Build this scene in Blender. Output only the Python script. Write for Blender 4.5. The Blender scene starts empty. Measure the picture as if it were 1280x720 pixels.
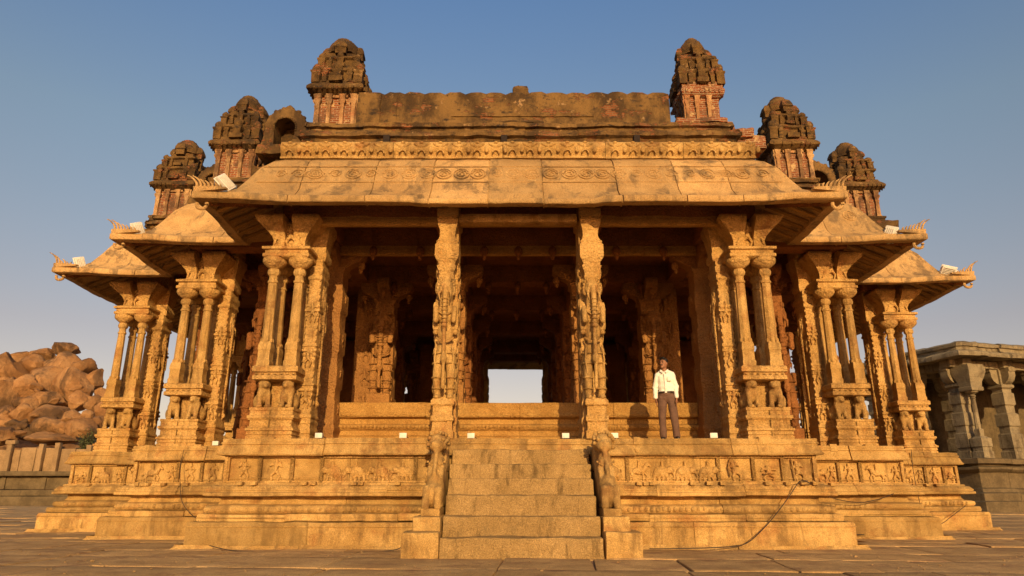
import bpy, bmesh, math, random
from mathutils import Vector, Matrix, noise
C = bpy.context.scene
COL = C.collection
R = random.Random(7)
rad = math.radians
F_PX, TH = 853.0, rad(16.4)
CAM = Vector((-0.15, 0, 1.0))

# ---------------------------------------------------------------- mesh builder
class MB:
    def __init__(s):
        s.v, s.f, s.t = [], [], []
    def add(s, vs, fs, tone=1.0):
        o = len(s.v)
        s.v += [Vector(p) for p in vs]
        s.t += [tone] * len(vs) if not isinstance(tone, list) else tone
        s.f += [tuple(i + o for i in f) for f in fs]
    def append(s, m, mat=None, tone=None):
        o = len(s.v)
        s.v += [(mat @ p) if mat else p.copy() for p in m.v]
        s.t += [tone * x for x in m.t] if tone else list(m.t)
        flip = mat is not None and mat.to_3x3().determinant() < 0
        s.f += [tuple(i + o for i in (reversed(f) if flip else f)) for f in m.f]
        return s
    def rough(s, amp=.006, fr=4.0, start=0):
        for i in range(start, len(s.v)):
            p = s.v[i]
            s.v[i] = p + noise.noise_vector(p * fr) * amp + noise.noise_vector(p * fr * 3.1) * amp * .45
        return s
    def box(s, x0, x1, y0, y1, z0, z1, r=.015, seg=.3, rough=.006, tone=None, fr=4.0):
        def cs(a, b):
            rr = min(r, (b - a) * .3)
            n = max(1, round((b - a - 2 * rr) / seg))
            return [a] + [a + rr + (b - a - 2 * rr) * i / n for i in range(n + 1)] + [b], rr
        (X, rx), (Y, ry), (Z, rz) = cs(x0, x1), cs(y0, y1), cs(z0, z1)
        nx, ny, nz = len(X) - 1, len(Y) - 1, len(Z) - 1
        ids, vs, fs = {}, [], []
        def vid(i, j, k):
            q = (i, j, k)
            if q not in ids:
                p = Vector((X[i], Y[j], Z[k]))
                inn = Vector((min(max(p.x, x0 + rx), x1 - rx), min(max(p.y, y0 + ry), y1 - ry), min(max(p.z, z0 + rz), z1 - rz)))
                d = p - inn
                if d.length > 1e-9 and sum(abs(c) > 1e-9 for c in d) > 1:
                    p = inn + d.normalized() * min(rx, ry, rz) * 1.1
                ids[q] = len(vs); vs.append(p)
            return ids[q]
        for i in range(nx):
            for j in range(ny):
                fs.append((vid(i, j, 0), vid(i, j + 1, 0), vid(i + 1, j + 1, 0), vid(i + 1, j, 0)))
                fs.append((vid(i, j, nz), vid(i + 1, j, nz), vid(i + 1, j + 1, nz), vid(i, j + 1, nz)))
        for i in range(nx):
            for k in range(nz):
                fs.append((vid(i, 0, k), vid(i + 1, 0, k), vid(i + 1, 0, k + 1), vid(i, 0, k + 1)))
                fs.append((vid(i, ny, k), vid(i, ny, k + 1), vid(i + 1, ny, k + 1), vid(i + 1, ny, k)))
        for j in range(ny):
            for k in range(nz):
                fs.append((vid(0, j, k), vid(0, j, k + 1), vid(0, j + 1, k + 1), vid(0, j + 1, k)))
                fs.append((vid(nx, j, k), vid(nx, j + 1, k), vid(nx, j + 1, k + 1), vid(nx, j, k + 1)))
        st = len(s.v)
        s.add(vs, fs, R.uniform(.9, 1.08) if tone is None else tone)
        if rough: s.rough(rough, fr, st)
        return s
    def loft(s, rings, tone=1.0, cap=True):
        n = len(rings[0]); vs = [p for r_ in rings for p in r_]; fs = []
        for a in range(len(rings) - 1):
            for i in range(n):
                j = (i + 1) % n
                fs.append((a * n + i, a * n + j, (a + 1) * n + j, (a + 1) * n + i))
        if cap:
            fs.append(tuple(range(n - 1, -1, -1))); fs.append(tuple(range((len(rings) - 1) * n, len(rings) * n)))
        s.add(vs, fs, tone); return s
    def lathe(s, cx, cy, prof, n=12, rot=0, sx=1, sy=1, tone=1.0, lobes=0, amp=0):
        rings = []
        for r_, z in prof:
            ring = []
            for i in range(n):
                a = rot + 2 * math.pi * i / n
                rr = r_ * (1 + (amp * abs(math.cos(a * lobes / 2)) if lobes else 0))
                ring.append((cx + sx * rr * math.cos(a), cy + sy * rr * math.sin(a), z))
            rings.append(ring)
        return s.loft(rings, tone)
    def rect(s, cx, cy, prof, tone=1.0, ax=1.0, ay=1.0, sub=3):
        # stacked rectangular profile: prof (half, z)
        rings = []
        for h, z in prof:
            ring = []
            for (a, b), (c, d) in zip([(-1, -1), (1, -1), (1, 1), (-1, 1)], [(1, -1), (1, 1), (-1, 1), (-1, -1)]):
                for q in range(sub):
                    t = q / sub
                    ring.append((cx + ax * h * (a + (c - a) * t), cy + ay * h * (b + (d - b) * t), z))
            rings.append(ring)
        return s.loft(rings, tone)
    def ell(s, c, r, n=8, m=6, tone=1.0, M=None):
        vs, fs = [], []
        for i in range(m + 1):
            ph = math.pi * i / m
            for j in range(n):
                a = 2 * math.pi * j / n
                vs.append(Vector((math.sin(ph) * math.cos(a) * r[0], math.sin(ph) * math.sin(a) * r[1], math.cos(ph) * r[2])))
        if M: vs = [M @ p for p in vs]
        vs = [p + Vector(c) for p in vs]
        for i in range(m):
            for j in range(n):
                k = (j + 1) % n
                fs.append((i * n + j, (i + 1) * n + j, (i + 1) * n + k, i * n + k))
        s.add(vs, fs, tone); return s
    def tube(s, pts, r, n=6, tone=1.0, closed=False):
        pts = [Vector(p) for p in pts]; N = len(pts); rings = []
        for i, p in enumerate(pts):
            if closed: d = pts[(i + 1) % N] - pts[i - 1]
            else: d = pts[min(i + 1, N - 1)] - pts[max(i - 1, 0)]
            d.normalize()
            u = d.cross(Vector((0, 0, 1))) if abs(d.z) < .95 else d.cross(Vector((1, 0, 0)))
            u.normalize(); w = d.cross(u)
            rr = r[i] if isinstance(r, (list, tuple)) else r
            rings.append([p + (u * math.cos(2 * math.pi * k / n) + w * math.sin(2 * math.pi * k / n)) * rr for k in range(n)])
        if closed: rings.append(rings[0])
        # orient outward
        return s.loft([list(reversed(q)) for q in rings], tone, cap=not closed)
    def build(s, name, mat, parent=None, angle=40, **props):
        me = bpy.data.meshes.new(name)
        me.from_pydata([tuple(p) for p in s.v], [], s.f)
        a = me.attributes.new('tone', 'FLOAT', 'POINT')
        a.data.foreach_set('value', s.t)
        bm = bmesh.new(); bm.from_mesh(me)
        bmesh.ops.recalc_face_normals(bm, faces=bm.faces)
        bm.to_mesh(me); bm.free()
        me.polygons.foreach_set('use_smooth', [True] * len(me.polygons))
        me.set_sharp_from_angle(angle=rad(angle))
        me.materials.append(mat)
        o = bpy.data.objects.new(name, me); COL.objects.link(o)
        if parent: o.parent = parent
        for k, v in props.items(): o[k] = v
        return o

def T(x=0, y=0, z=0, rz=0, s=1, sx=None, sy=None, sz=None, rx=0, ry=0):
    return Matrix.Translation((x, y, z)) @ Matrix.Rotation(rz, 4, 'Z') @ Matrix.Rotation(ry, 4, 'Y') @ Matrix.Rotation(rx, 4, 'X') @ Matrix.Diagonal((sx or s, sy or s, sz or s, 1))

def empty(name, loc=(0, 0, 0), parent=None, **props):
    o = bpy.data.objects.new(name, None); COL.objects.link(o); o.location = loc; o.empty_display_size = .2
    if parent: o.parent = parent
    for k, v in props.items(): o[k] = v
    return o

def copy_tree(o, parent, loc=None, scale=None, rz=None, depth=0):
    c = o.copy(); COL.objects.link(c); c.parent = parent
    if loc is not None: c.location = loc
    if scale is not None: c.scale = scale
    if rz is not None: c.rotation_euler = (0, 0, rz)
    for ch in list(o.children): copy_tree(ch, c)
    return c

def blob(prims, voxel=.02, smooth=2, adapt=0):
    """union of capsules and ellipsoids fused into one continuous skin"""
    m = MB()
    for q in prims:
        if q[0] == 'e':
            M = q[3] if len(q) > 3 else None
            m.ell(q[1], q[2], 14, 10, M=M)
        else:
            p, w, r1, r2 = Vector(q[1]), Vector(q[2]), q[3], q[4]
            L = (w - p).length; n = max(2, int(L / (min(r1, r2) * .7)) + 1)
            for i in range(n + 1):
                t = i / n; rr = r1 + (r2 - r1) * t
                m.ell(p.lerp(w, t), (rr, rr, rr), 10, 8)
    me = bpy.data.meshes.new('t'); me.from_pydata([tuple(p) for p in m.v], [], m.f)
    o = bpy.data.objects.new('t', me); COL.objects.link(o)
    md = o.modifiers.new('r', 'REMESH'); md.mode = 'VOXEL'; md.voxel_size = voxel
    if smooth:
        sm = o.modifiers.new('s', 'SMOOTH'); sm.iterations = smooth; sm.factor = .5
    dg = bpy.context.evaluated_depsgraph_get(); ev = o.evaluated_get(dg); em = ev.to_mesh()
    out = MB(); out.add([v.co.copy() for v in em.vertices], [tuple(p.vertices) for p in em.polygons])
    ev.to_mesh_clear(); bpy.data.objects.remove(o); bpy.data.meshes.remove(me)
    return out

def unproj(px, py, Y):
    a = TH - math.atan((py - 360) / F_PX); dz = Y * math.tan(a)
    z = Y * math.cos(TH) + dz * math.sin(TH)
    return Vector(((px - 640) * z / F_PX - .15, Y, 1 + dz))

# ---------------------------------------------------------------- sweep along a stepped plan
def miters(path):
    n = len(path); out = []
    for i in range(n):
        a, b, c = Vector(path[i - 1]), Vector(path[i]), Vector(path[(i + 1) % n])
        d1, d2 = (b - a).normalized(), (c - b).normalized()
        n1, n2 = Vector((d1.y, -d1.x)), Vector((d2.y, -d2.x))
        m = (n1 + n2) / (1 + n1.dot(n2))
        cross = d1.x * d2.y - d1.y * d2.x
        out.append((m, cross > 0))
    return out

def sweep(mb, path, prof, stone=1.4, gap=.006, jit=.012, seg=.35, deep=.03, hook=None, tone_j=.1, rough=.005, edges=None, rnd=None, fr=4.0):
    rnd = rnd or R
    n = len(path); mt = miters(path)
    secs = []
    for e in range(n):
        if edges is not None and e not in edges: continue
        A, B = Vector(path[e]), Vector(path[(e + 1) % n]); L = (B - A).length
        mA, cA = mt[e]; mB, cB = mt[(e + 1) % n]
        ns = max(1, round(L / stone)); cuts = [0.0]
        for i in range(1, ns): cuts.append((i + rnd.uniform(-.2, .2)) / ns)
        cuts.append(1.0)
        nrm = Vector(((B - A).y, -(B - A).x)).normalized()
        for i in range(ns):
            a, b = cuts[i], cuts[i + 1]; j = rnd.uniform(-jit, jit) if ns > 1 else 0
            dz = rnd.uniform(-jit, jit) * .5; tn = 1 + rnd.uniform(-tone_j, tone_j)
            g = gap / L
            first, last = i == 0, i == ns - 1
            a2, b2 = (a if first else a + g), (b if last else b - g)
            k = max(1, round((b2 - a2) * L / seg))
            ts = [(a2 + (b2 - a2) * q / k) for q in range(k + 1)]
            if not first: secs.append((e, a2, -deep, dz, tn, j))
            for t in ts:
                end = (first and t == a2) or (last and t == b2)
                secs.append((e, t, 0 if end else j, 0 if end else dz, tn, None))
            if not last: secs.append((e, b2, -deep, dz, tn, j))
    P = len(prof); vs, tones = [], []
    for (e, t, j, dz, tn, jj) in secs:
        A, B = Vector(path[e]), Vector(path[(e + 1) % n]); L = (B - A).length
        mA, cA = mt[e]; mB, cB = mt[(e + 1) % n]
        nrm = Vector(((B - A).y, -(B - A).x)).normalized(); dd = (B - A) / L
        for k, (o, z) in enumerate(prof):
            pa, pb = A + mA * o, B + mB * o
            if t <= 0: p = pa
            elif t >= 1: p = pb
            else:
                sa, sb = (mA * o).dot(dd), L + (mB * o).dot(dd)
                ss = min(max(t * L, sa), sb) if sb > sa else (sa + sb) / 2
                p = A + dd * ss + nrm * o
            p = p + nrm * j
            zz = z + dz
            if hook:
                do, dzz = hook(e, t, L, k, o, z, p, cA, cB)
                p += nrm * do; zz += dzz
            vs.append(Vector((p.x, p.y, zz))); tones.append(tn)
    fs = []
    N = len(secs)
    for i in range(N if edges is None else N - 1):
        i2 = (i + 1) % N
        if edges is not None and secs[i][0] != secs[i2][0] and (secs[i2][0] - secs[i][0]) % n != 1: continue
        for k in range(P - 1):
            fs.append((i * P + k, i2 * P + k, i2 * P + k + 1, i * P + k + 1))
    st = len(mb.v); mb.add(vs, fs, tones)
    if rough: mb.rough(rough, fr, st)
    return mb

# ---------------------------------------------------------------- materials
def mat_new(name):
    m = bpy.data.materials.new(name); m.use_nodes = True
    nt = m.node_tree; nt.nodes.clear()
    out = nt.nodes.new('ShaderNodeOutputMaterial'); b = nt.nodes.new('ShaderNodeBsdfPrincipled')
    nt.links.new(b.outputs[0], out.inputs[0])
    b.inputs['Specular IOR Level'].default_value = .2
    return m, nt, b

class NT:
    def __init__(s, nt): s.nt = nt; s.pos = s.n('ShaderNodeNewGeometry').outputs['Position']
    def n(s, t): return s.nt.nodes.new(t)
    def l(s, a, b): s.nt.links.new(a, b)
    def mapping(s, sc=(1, 1, 1), rot=(0, 0, 0), loc=(0, 0, 0)):
        m = s.n('ShaderNodeMapping'); m.inputs['Scale'].default_value = sc; m.inputs['Rotation'].default_value = rot; m.inputs['Location'].default_value = loc
        s.l(s.pos, m.inputs[0]); return m.outputs[0]
    def noise(s, scale, detail=6, rough=.6, vec=None, dist=0):
        k = s.n('ShaderNodeTexNoise'); k.inputs['Scale'].default_value = scale; k.inputs['Detail'].default_value = detail
        k.inputs['Roughness'].default_value = rough; k.inputs['Distortion'].default_value = dist
        s.l(vec or s.pos, k.inputs['Vector']); return k.outputs['Fac']
    def vor(s, scale, feat='F1', vec=None, out='Distance', smooth=None):
        k = s.n('ShaderNodeTexVoronoi'); k.feature = feat; k.inputs['Scale'].default_value = scale
        s.l(vec or s.pos, k.inputs['Vector']); return k.outputs[out]
    def ramp(s, f, a, b, ca=0., cb=1.):
        k = s.n('ShaderNodeMapRange'); k.interpolation_type = 'SMOOTHSTEP'
        k.inputs[1].default_value = a; k.inputs[2].default_value = b; k.inputs[3].default_value = ca; k.inputs[4].default_value = cb
        s.l(f, k.inputs[0]); return k.outputs[0]
    def mix(s, f, a, b, mode='MIX'):
        k = s.n('ShaderNodeMix'); k.data_type = 'RGBA'; k.blend_type = mode
        for sock, v in ((k.inputs[0], f), (k.inputs[6], a), (k.inputs[7], b)):
            if isinstance(v, (float, int)): sock.default_value = v
            elif isinstance(v, tuple): sock.default_value = (*v, 1) if len(v) == 3 else v
            else: s.l(v, sock)
        return k.outputs[2]
    def math(s, op, a, b=0.):
        k = s.n('ShaderNodeMath'); k.operation = op
        for sock, v in ((k.inputs[0], a), (k.inputs[1], b)):
            if isinstance(v, (float, int)): sock.default_value = v
            else: s.l(v, sock)
        return k.outputs[0]
    def attr(s, nm='tone'):
        k = s.n('ShaderNodeAttribute'); k.attribute_name = nm; return k.outputs['Fac']
    def bump(s, h, strength, dist=.02, nrm=None):
        k = s.n('ShaderNodeBump'); k.inputs['Strength'].default_value = strength; k.inputs['Distance'].default_value = dist
        s.l(h, k.inputs['Height'])
        if nrm: s.l(nrm, k.inputs['Normal'])
        return k.outputs[0]

def stone(name, base, var, dark, stain=(.56, .72), stain_amt=.6, carve=0., grain=.5, streak=(2.2, 2.2, .45), speck=.25, hue=None):
    m, nt, b = mat_new(name); g = NT(nt)
    c = g.mix(g.ramp(g.noise(1.3, 9, .7), .36, .64), base, var)
    if hue: c = g.mix(g.ramp(g.noise(2.3, 5, .6, g.mapping(loc=(5, 3, 9))), .52, .7, 0, .7), c, hue)
    # mineral speckle
    sp = g.ramp(g.noise(70, 3, .7), .38, .66, 1 - speck, 1 + speck)
    k = g.n('ShaderNodeVectorMath'); k.operation = 'SCALE'; g.l(c, k.inputs[0]); g.l(g.math('MULTIPLY', sp, g.attr()), k.inputs['Scale']); c = k.outputs[0]
    st = g.noise(1.0, 8, .68, g.mapping(streak, loc=(2, 7, 1)), .4)
    st2 = g.noise(5.5, 6, .7)
    f = g.math('MULTIPLY', g.ramp(st, stain[0], stain[1]), g.ramp(st2, .3, .6, .35, 1))
    c = g.mix(g.math('MULTIPLY', f, stain_amt), c, dark)
    # lichen-grey patches and duller single blocks
    c = g.mix(g.ramp(g.noise(1.7, 8, .72, g.mapping(loc=(11, 2, 5))), .56, .70, 0, .45), c, (base[0] * .6, base[1] * .70, base[2] * .9))
    c = g.mix(g.ramp(g.attr(), .80, .96, .32, 0), c, (base[0] * .6, base[1] * .66, base[2] * .7))
    # pores and chips
    c = g.mix(g.ramp(g.noise(19, 6, .78), .56, .70, 0, .6), c, tuple(x * .45 for x in base))
    g.l(c, b.inputs['Base Color']); b.inputs['Roughness'].default_value = .88
    h = g.math('ADD', g.math('MULTIPLY', g.noise(45, 5, .7), .45), g.math('MULTIPLY', g.noise(9, 8, .74), 1.3))
    nrm = g.bump(h, grain, .06)
    if carve:
        v = g.n('ShaderNodeTexVoronoi'); v.feature = 'SMOOTH_F1'; v.inputs['Scale'].default_value = 17; v.inputs['Smoothness'].default_value = .12
        g.l(g.pos, v.inputs['Vector'])
        w = g.n('ShaderNodeTexWave'); w.bands_direction = 'Z'; w.inputs['Scale'].default_value = 3.2; w.inputs['Distortion'].default_value = 3.5; w.inputs['Detail'].default_value = 3
        w.inputs['Detail Scale'].default_value = 3
        g.l(g.pos, w.inputs['Vector'])
        v2 = g.vor(27)
        hh = g.math('ADD', g.math('ADD', g.math('MULTIPLY', v.outputs['Distance'], 1.2), g.math('MULTIPLY', v2, .6)), g.math('MULTIPLY', w.outputs['Fac'], .08))
        nrm = g.bump(hh, carve, .032, nrm)
    g.l(nrm, b.inputs['Normal'])
    return m

GR = stone('granite', (.43, .245, .072), (.60, .37, .125), (.13, .07, .025), stain=(.47, .60), stain_amt=.62, hue=(.34, .15, .045), grain=.8)
GRC = stone('carved_granite', (.48, .27, .078), (.64, .385, .13), (.13, .065, .022), stain=(.48, .62), stain_amt=.6, carve=.55, hue=(.38, .16, .045), grain=.8)
GRR = stone('roof_granite', (.46, .27, .10), (.60, .37, .145), (.10, .07, .042), stain=(.49, .60), stain_amt=.72, streak=(2.6, 2.6, .9), grain=.8)
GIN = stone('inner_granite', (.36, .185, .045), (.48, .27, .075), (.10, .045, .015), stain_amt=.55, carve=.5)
GMID = stone('shaded_granite', (.29, .135, .04), (.39, .19, .055), (.08, .035, .012), stain_amt=.6, carve=.7)  # same granite, mid-dark: shade of the inner pillars put into the colour
GDK = stone('deep_shade_granite', (.20, .078, .023), (.30, .12, .035), (.06, .024, .009), stain_amt=.6, carve=.6)  # same granite, darkest: shade of ceiling and deep interior put into the colour
GSTEP = stone('step_granite', (.34, .21, .075), (.46, .29, .11), (.08, .045, .015), stain=(.51, .66), stain_amt=.7, streak=(5, 3, 1.2), speck=.3, grain=.9)
GGREY = stone('grey_shade_granite', (.20, .155, .09), (.30, .235, .135), (.08, .055, .03), stain=(.48,.62), stain_amt=.8, carve=.4)  # grey stone, darkened so the hall's shade is in its colour
GDARK = stone('dark_granite', (.10, .07, .035), (.17, .12, .06), (.035, .025, .015), stain_amt=.6)
GWALL = stone('pale_wall_granite', (.24, .15, .07), (.33, .21, .10), (.10, .065, .03), stain_amt=.6)
BOUL = stone('boulder_granite', (.22, .10, .035), (.34, .17, .065), (.06, .033, .018), stain=(.48, .62), stain_amt=.75, streak=(.3, .3, .12), grain=1.0)

def boulder_mat():
    m, nt, b = mat_new('boulder_granite_coarse'); g = NT(nt)
    c = g.mix(g.ramp(g.noise(.35, 9, .7), .38, .62), (.24, .115, .042), (.42, .225, .09))
    c = g.mix(g.ramp(g.noise(.28, 8, .7, g.mapping((1, 1, .35), loc=(3, 1, 7))), .50, .60, 0, .75), c, (.065, .04, .022))
    c = g.mix(g.ramp(g.noise(5, 6, .8), .55, .68, 0, .5), c, (.09, .045, .02))
    k = g.n('ShaderNodeVectorMath'); k.operation = 'SCALE'; g.l(c, k.inputs[0]); g.l(g.attr(), k.inputs['Scale'])
    g.l(k.outputs[0], b.inputs['Base Color']); b.inputs['Roughness'].default_value = .9
    h = g.noise(2.4, 10, .75)
    g.l(g.bump(h, .9, .3), b.inputs['Normal']); return m
BOUL = boulder_mat()

def plaster(nm='weathered_plaster', dk=1.0, bt=0.):
    m, nt, b = mat_new(nm); g = NT(nt)
    br = g.n('ShaderNodeTexBrick'); br.inputs['Scale'].default_value = 1; br.inputs['Brick Width'].default_value = .2; br.inputs['Row Height'].default_value = .055
    br.inputs['Mortar Size'].default_value = .008; br.inputs['Color1'].default_value = (.25, .085, .03, 1); br.inputs['Color2'].default_value = (.17, .065, .025, 1); br.inputs['Mortar'].default_value = (.2, .125, .06, 1)
    cmb = g.n('ShaderNodeCombineXYZ'); sep = g.n('ShaderNodeSeparateXYZ'); g.l(g.pos, sep.inputs[0])
    g.l(g.math('ADD', sep.outputs[0], sep.outputs[1]), cmb.inputs[0]); g.l(sep.outputs[2], cmb.inputs[1]); g.l(cmb.outputs[0], br.inputs['Vector'])
    olive = g.mix(g.ramp(g.noise(1.6, 7, .68, g.mapping((1, 1, .6))), .36, .62), (.06 * dk, .034 * dk, .014 * dk), (.20 * dk, .112 * dk, .036 * dk))
    olive = g.mix(g.ramp(g.noise(3.3, 6, .7, g.mapping((1, 1, 1.8), loc=(4, 4, 4))), .53, .66), olive, (.04, .027, .017))
    olive = g.mix(g.ramp(g.noise(2.4, 6, .7, g.mapping(loc=(9, 1, 2))), .60, .68, 0, .85 * dk), olive, (.38, .23, .10))
    f = g.ramp(g.noise(1.7, 7, .72, g.mapping((1, 1, 1.6), loc=(1, 8, 3))), .555 + bt, .61 + bt)
    c = g.mix(f, olive, br.outputs['Color'])
    k = g.n('ShaderNodeVectorMath'); k.operation = 'SCALE'; g.l(c, k.inputs[0]); g.l(g.attr(), k.inputs['Scale'])
    g.l(k.outputs[0], b.inputs['Base Color']); b.inputs['Roughness'].default_value = .95
    h = g.math('SUBTRACT', g.math('ADD', g.noise(9, 8, .75), g.math('MULTIPLY', g.noise(45, 4, .7), .3)), g.math('MULTIPLY', g.math('ADD', f, g.math('MULTIPLY', g.math('MULTIPLY', f, br.outputs['Fac']), .6)), .35))
    g.l(g.bump(h, .9, .05), b.inputs['Normal']); return m
PLA = plaster(); PLD = plaster('weathered_shade_plaster', .8, -.01)  # darker copy: weathered tower tops; in niche backs it stands for shade

def brick():
    m, nt, b = mat_new('exposed_brick'); g = NT(nt)
    br = g.n('ShaderNodeTexBrick'); br.inputs['Scale'].default_value = 1; br.inputs['Brick Width'].default_value = .19; br.inputs['Row Height'].default_value = .052
    br.inputs['Mortar Size'].default_value = .009; br.inputs['Color1'].default_value = (.25, .065, .018, 1); br.inputs['Color2'].default_value = (.15, .045, .015, 1); br.inputs['Mortar'].default_value = (.33, .22, .13, 1)
    cmb = g.n('ShaderNodeCombineXYZ'); sep = g.n('ShaderNodeSeparateXYZ'); g.l(g.pos, sep.inputs[0])
    g.l(g.math('ADD', sep.outputs[0], sep.outputs[1]), cmb.inputs[0]); g.l(sep.outputs[2], cmb.inputs[1]); g.l(cmb.outputs[0], br.inputs['Vector'])
    c = g.mix(g.ramp(g.noise(4, 6, .7), .55, .64), br.outputs['Color'], (.50, .33, .15))
    c = g.mix(g.ramp(g.noise(2.5, 6, .7, g.mapping(loc=(3, 3, 1))), .5, .62, 0, .9), c, (.10, .055, .03))
    g.l(c, b.inputs['Base Color']); b.inputs['Roughness'].default_value = .95
    h = g.math('SUBTRACT', g.noise(14, 6, .7), g.math('MULTIPLY', br.outputs['Fac'], .6))
    g.l(g.bump(h, .9, .03), b.inputs['Normal']); return m
BRK = brick()
LIME = stone('pale_lime_plaster', (.50, .31, .14), (.30, .15, .06), (.07, .035, .018), stain=(.46, .55), stain_amt=.85, hue=(.34, .12, .05))

def plain(name, col, rough=.6, var=.15, scale=8, metal=0, spec=.3, bump=.2):
    m, nt, b = mat_new(name); g = NT(nt)
    c = g.mix(g.ramp(g.noise(scale, 5, .6), .3, .7), tuple(x * (1 - var) for x in col), tuple(min(1, x * (1 + var)) for x in col))
    g.l(c, b.inputs['Base Color']); b.inputs['Roughness'].default_value = rough; b.inputs['Metallic'].default_value = metal
    b.inputs['Specular IOR Level'].default_value = spec
    g.l(g.bump(g.noise(scale * 4, 4, .6), bump, .01), b.inputs['Normal']); return m
WHITE = plain('white_painted_metal', (.62, .58, .50), .45, .08, 14)
GLASS = plain('lamp_glass', (.10, .11, .12), .12, .1, 5, spec=.7)
BLACK = plain('black_cable_rubber', (.035, .022, .015), .6, .2)
SKIN = plain('brown_skin', (.25, .115, .06), .5, .1, 20)
HAIR = plain('black_hair', (.012, .009, .008), .5, .3, 60)
SHIRT = plain('cream_cotton', (.72, .69, .60), .85, .04, 12, bump=.5)
TROUS = plain('brown_trouser_cloth', (.12, .065, .042), .9, .12, 10, bump=.4)
LEATH = plain('dark_leather', (.03, .018, .012), .4, .2)

# ================================================================= world, sun, camera
w = bpy.data.worlds.new("World"); C.world = w; w.use_nodes = True
nt = w.node_tree; bg = nt.nodes['Background']
sky = nt.nodes.new('ShaderNodeTexSky'); sky.sky_type = 'NISHITA'; sky.sun_disc = False
SUN_EL, SUN_AZ = 14.8, 7.5   # azimuth: degrees from straight behind the camera towards the right
sky.sun_elevation = rad(SUN_EL)
sky.sun_rotation = rad(180 - SUN_AZ)
sky.air_density = 1; sky.dust_density = 1; sky.ozone_density = 1
# evening air: rosy grey towards the horizon, purer blue overhead
wt = nt.nodes.new('ShaderNodeTexCoord'); ws = nt.nodes.new('ShaderNodeSeparateXYZ'); wr = nt.nodes.new('ShaderNodeValToRGB'); wm = nt.nodes.new('ShaderNodeVectorMath'); wm.operation = 'MULTIPLY'
wd_ = nt.nodes.new('ShaderNodeVectorMath'); wd_.operation = 'SCALE'; wd_.inputs['Scale'].default_value = 1.7
nt.links.new(wt.outputs['Generated'], ws.inputs[0]); nt.links.new(ws.outputs[2], wr.inputs[0])
cr = wr.color_ramp; cr.elements[0].position = .2; cr.elements[0].color = (1.47 / 1.7, .99 / 1.7, .84 / 1.7, 1); cr.elements[1].position = .66; cr.elements[1].color = (1.2 / 1.7, 1.42 / 1.7, 1.68 / 1.7, 1)
e_ = cr.elements.new(.45); e_.color = (1.56 / 1.7, 1.40 / 1.7, 1.24 / 1.7, 1)
nt.links.new(wr.outputs[0], wd_.inputs[0]); nt.links.new(sky.outputs[0], wm.inputs[0]); nt.links.new(wd_.outputs[0], wm.inputs[1])
nt.links.new(wm.outputs[0], bg.inputs[0]); bg.inputs[1].default_value = .1
sl = bpy.data.lights.new('sun', 'SUN'); sl.energy = 5.0; sl.angle = rad(.55); sl.color = (1.0, .70, .34)
so = bpy.data.objects.new('sun', sl); COL.objects.link(so)
so.rotation_euler = (rad(90 - SUN_EL), 0, rad(SUN_AZ))
cam = bpy.data.cameras.new('camera'); cam.sensor_width = 36; cam.lens = F_PX / 1280 * 36; cam.clip_end = 6000; cam.clip_start = .05
co = bpy.data.objects.new('camera', cam); COL.objects.link(co); co.location = CAM; co.rotation_euler = (rad(90) + TH, 0, 0)
C.camera = co
C.view_settings.view_transform = 'Standard'; C.view_settings.look = 'None'; C.view_settings.gamma = 1
C.view_settings.use_curve_mapping = False; C.view_settings.exposure = 0.05
C.cycles.max_bounces = 6; C.cycles.diffuse_bounces = 4; C.cycles.use_denoising = True

# ================================================================= ground
def ground_mat():
    m, nt, b = mat_new('packed_earth'); g = NT(nt)
    c = g.mix(g.ramp(g.noise(.25, 8, .6), .35, .65), (.20, .11, .06), (.28, .17, .10))
    c = g.mix(g.ramp(g.noise(3, 6, .7), .5, .7, 0, .6), c, (.12, .075, .045))
    g.l(c, b.inputs['Base Color']); b.inputs['Roughness'].default_value = .95
    g.l(g.bump(g.noise(8, 8, .7), .6, .05), b.inputs['Normal']); return m
gm = MB()
xs = [-1500, -400, -120, -60, 0, 60, 120, 400, 1500]; ys = [-200, -40, 0, 40, 80, 160, 500, 3000]
gv = [(x, y, -.03) for y in ys for x in xs]
gm.add(gv, [(j * 9 + i, j * 9 + i + 1, (j + 1) * 9 + i + 1, (j + 1) * 9 + i) for j in range(7) for i in range(8)])
gm.build('ground', ground_mat(), kind='structure')
PAVE = stone('paving_stone', (.44, .265, .105), (.60, .375, .155), (.22, .125, .055), stain=(.48, .66), stain_amt=.5, streak=(.9, .9, .9), grain=.7, hue=(.30, .155, .075))
pv = MB(); rp = random.Random(3)
y = 5.0
while y < 40:
    d = rp.uniform(.8, 1.7) * (1 if y < 16 else 1.5)
    x = -34 + rp.uniform(0, 1)
    while x < 36:
        wd = rp.uniform(.9, 2.6) * (1 if y < 16 else 1.4)
        vis = (abs(x) < y * .85 + 3) and not (y > 14 and abs(x) < 5 and y < 30)
        if vis:
            z = rp.uniform(-.008, .008); a = rp.uniform(-.03, .03); tl = rp.uniform(-.008, .008)
            g_ = rp.uniform(.006, .02)
            sub = MB(); sub.box(-wd / 2 + g_, wd / 2 - g_, -d / 2 + g_, d / 2 - g_, -.25, 0, r=.018, seg=.3 if y < 15 else 1, rough=0, tone=rp.uniform(.9, 1.08))
            M = Matrix.Translation((x + wd / 2, y + d / 2, z)) @ Matrix.Rotation(a, 4, 'Z') @ Matrix.Rotation(tl, 4, 'Y')
            st = len(pv.v); pv.append(sub, M)
            if y < 18: pv.rough(.009, 2.2, st)
        x += wd
    y += d
rotp = Matrix.Rotation(rad(-4), 4, 'Z')
pv.v = [rotp @ p for p in pv.v]
pv.build('pavement', PAVE, kind='structure')

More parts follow.
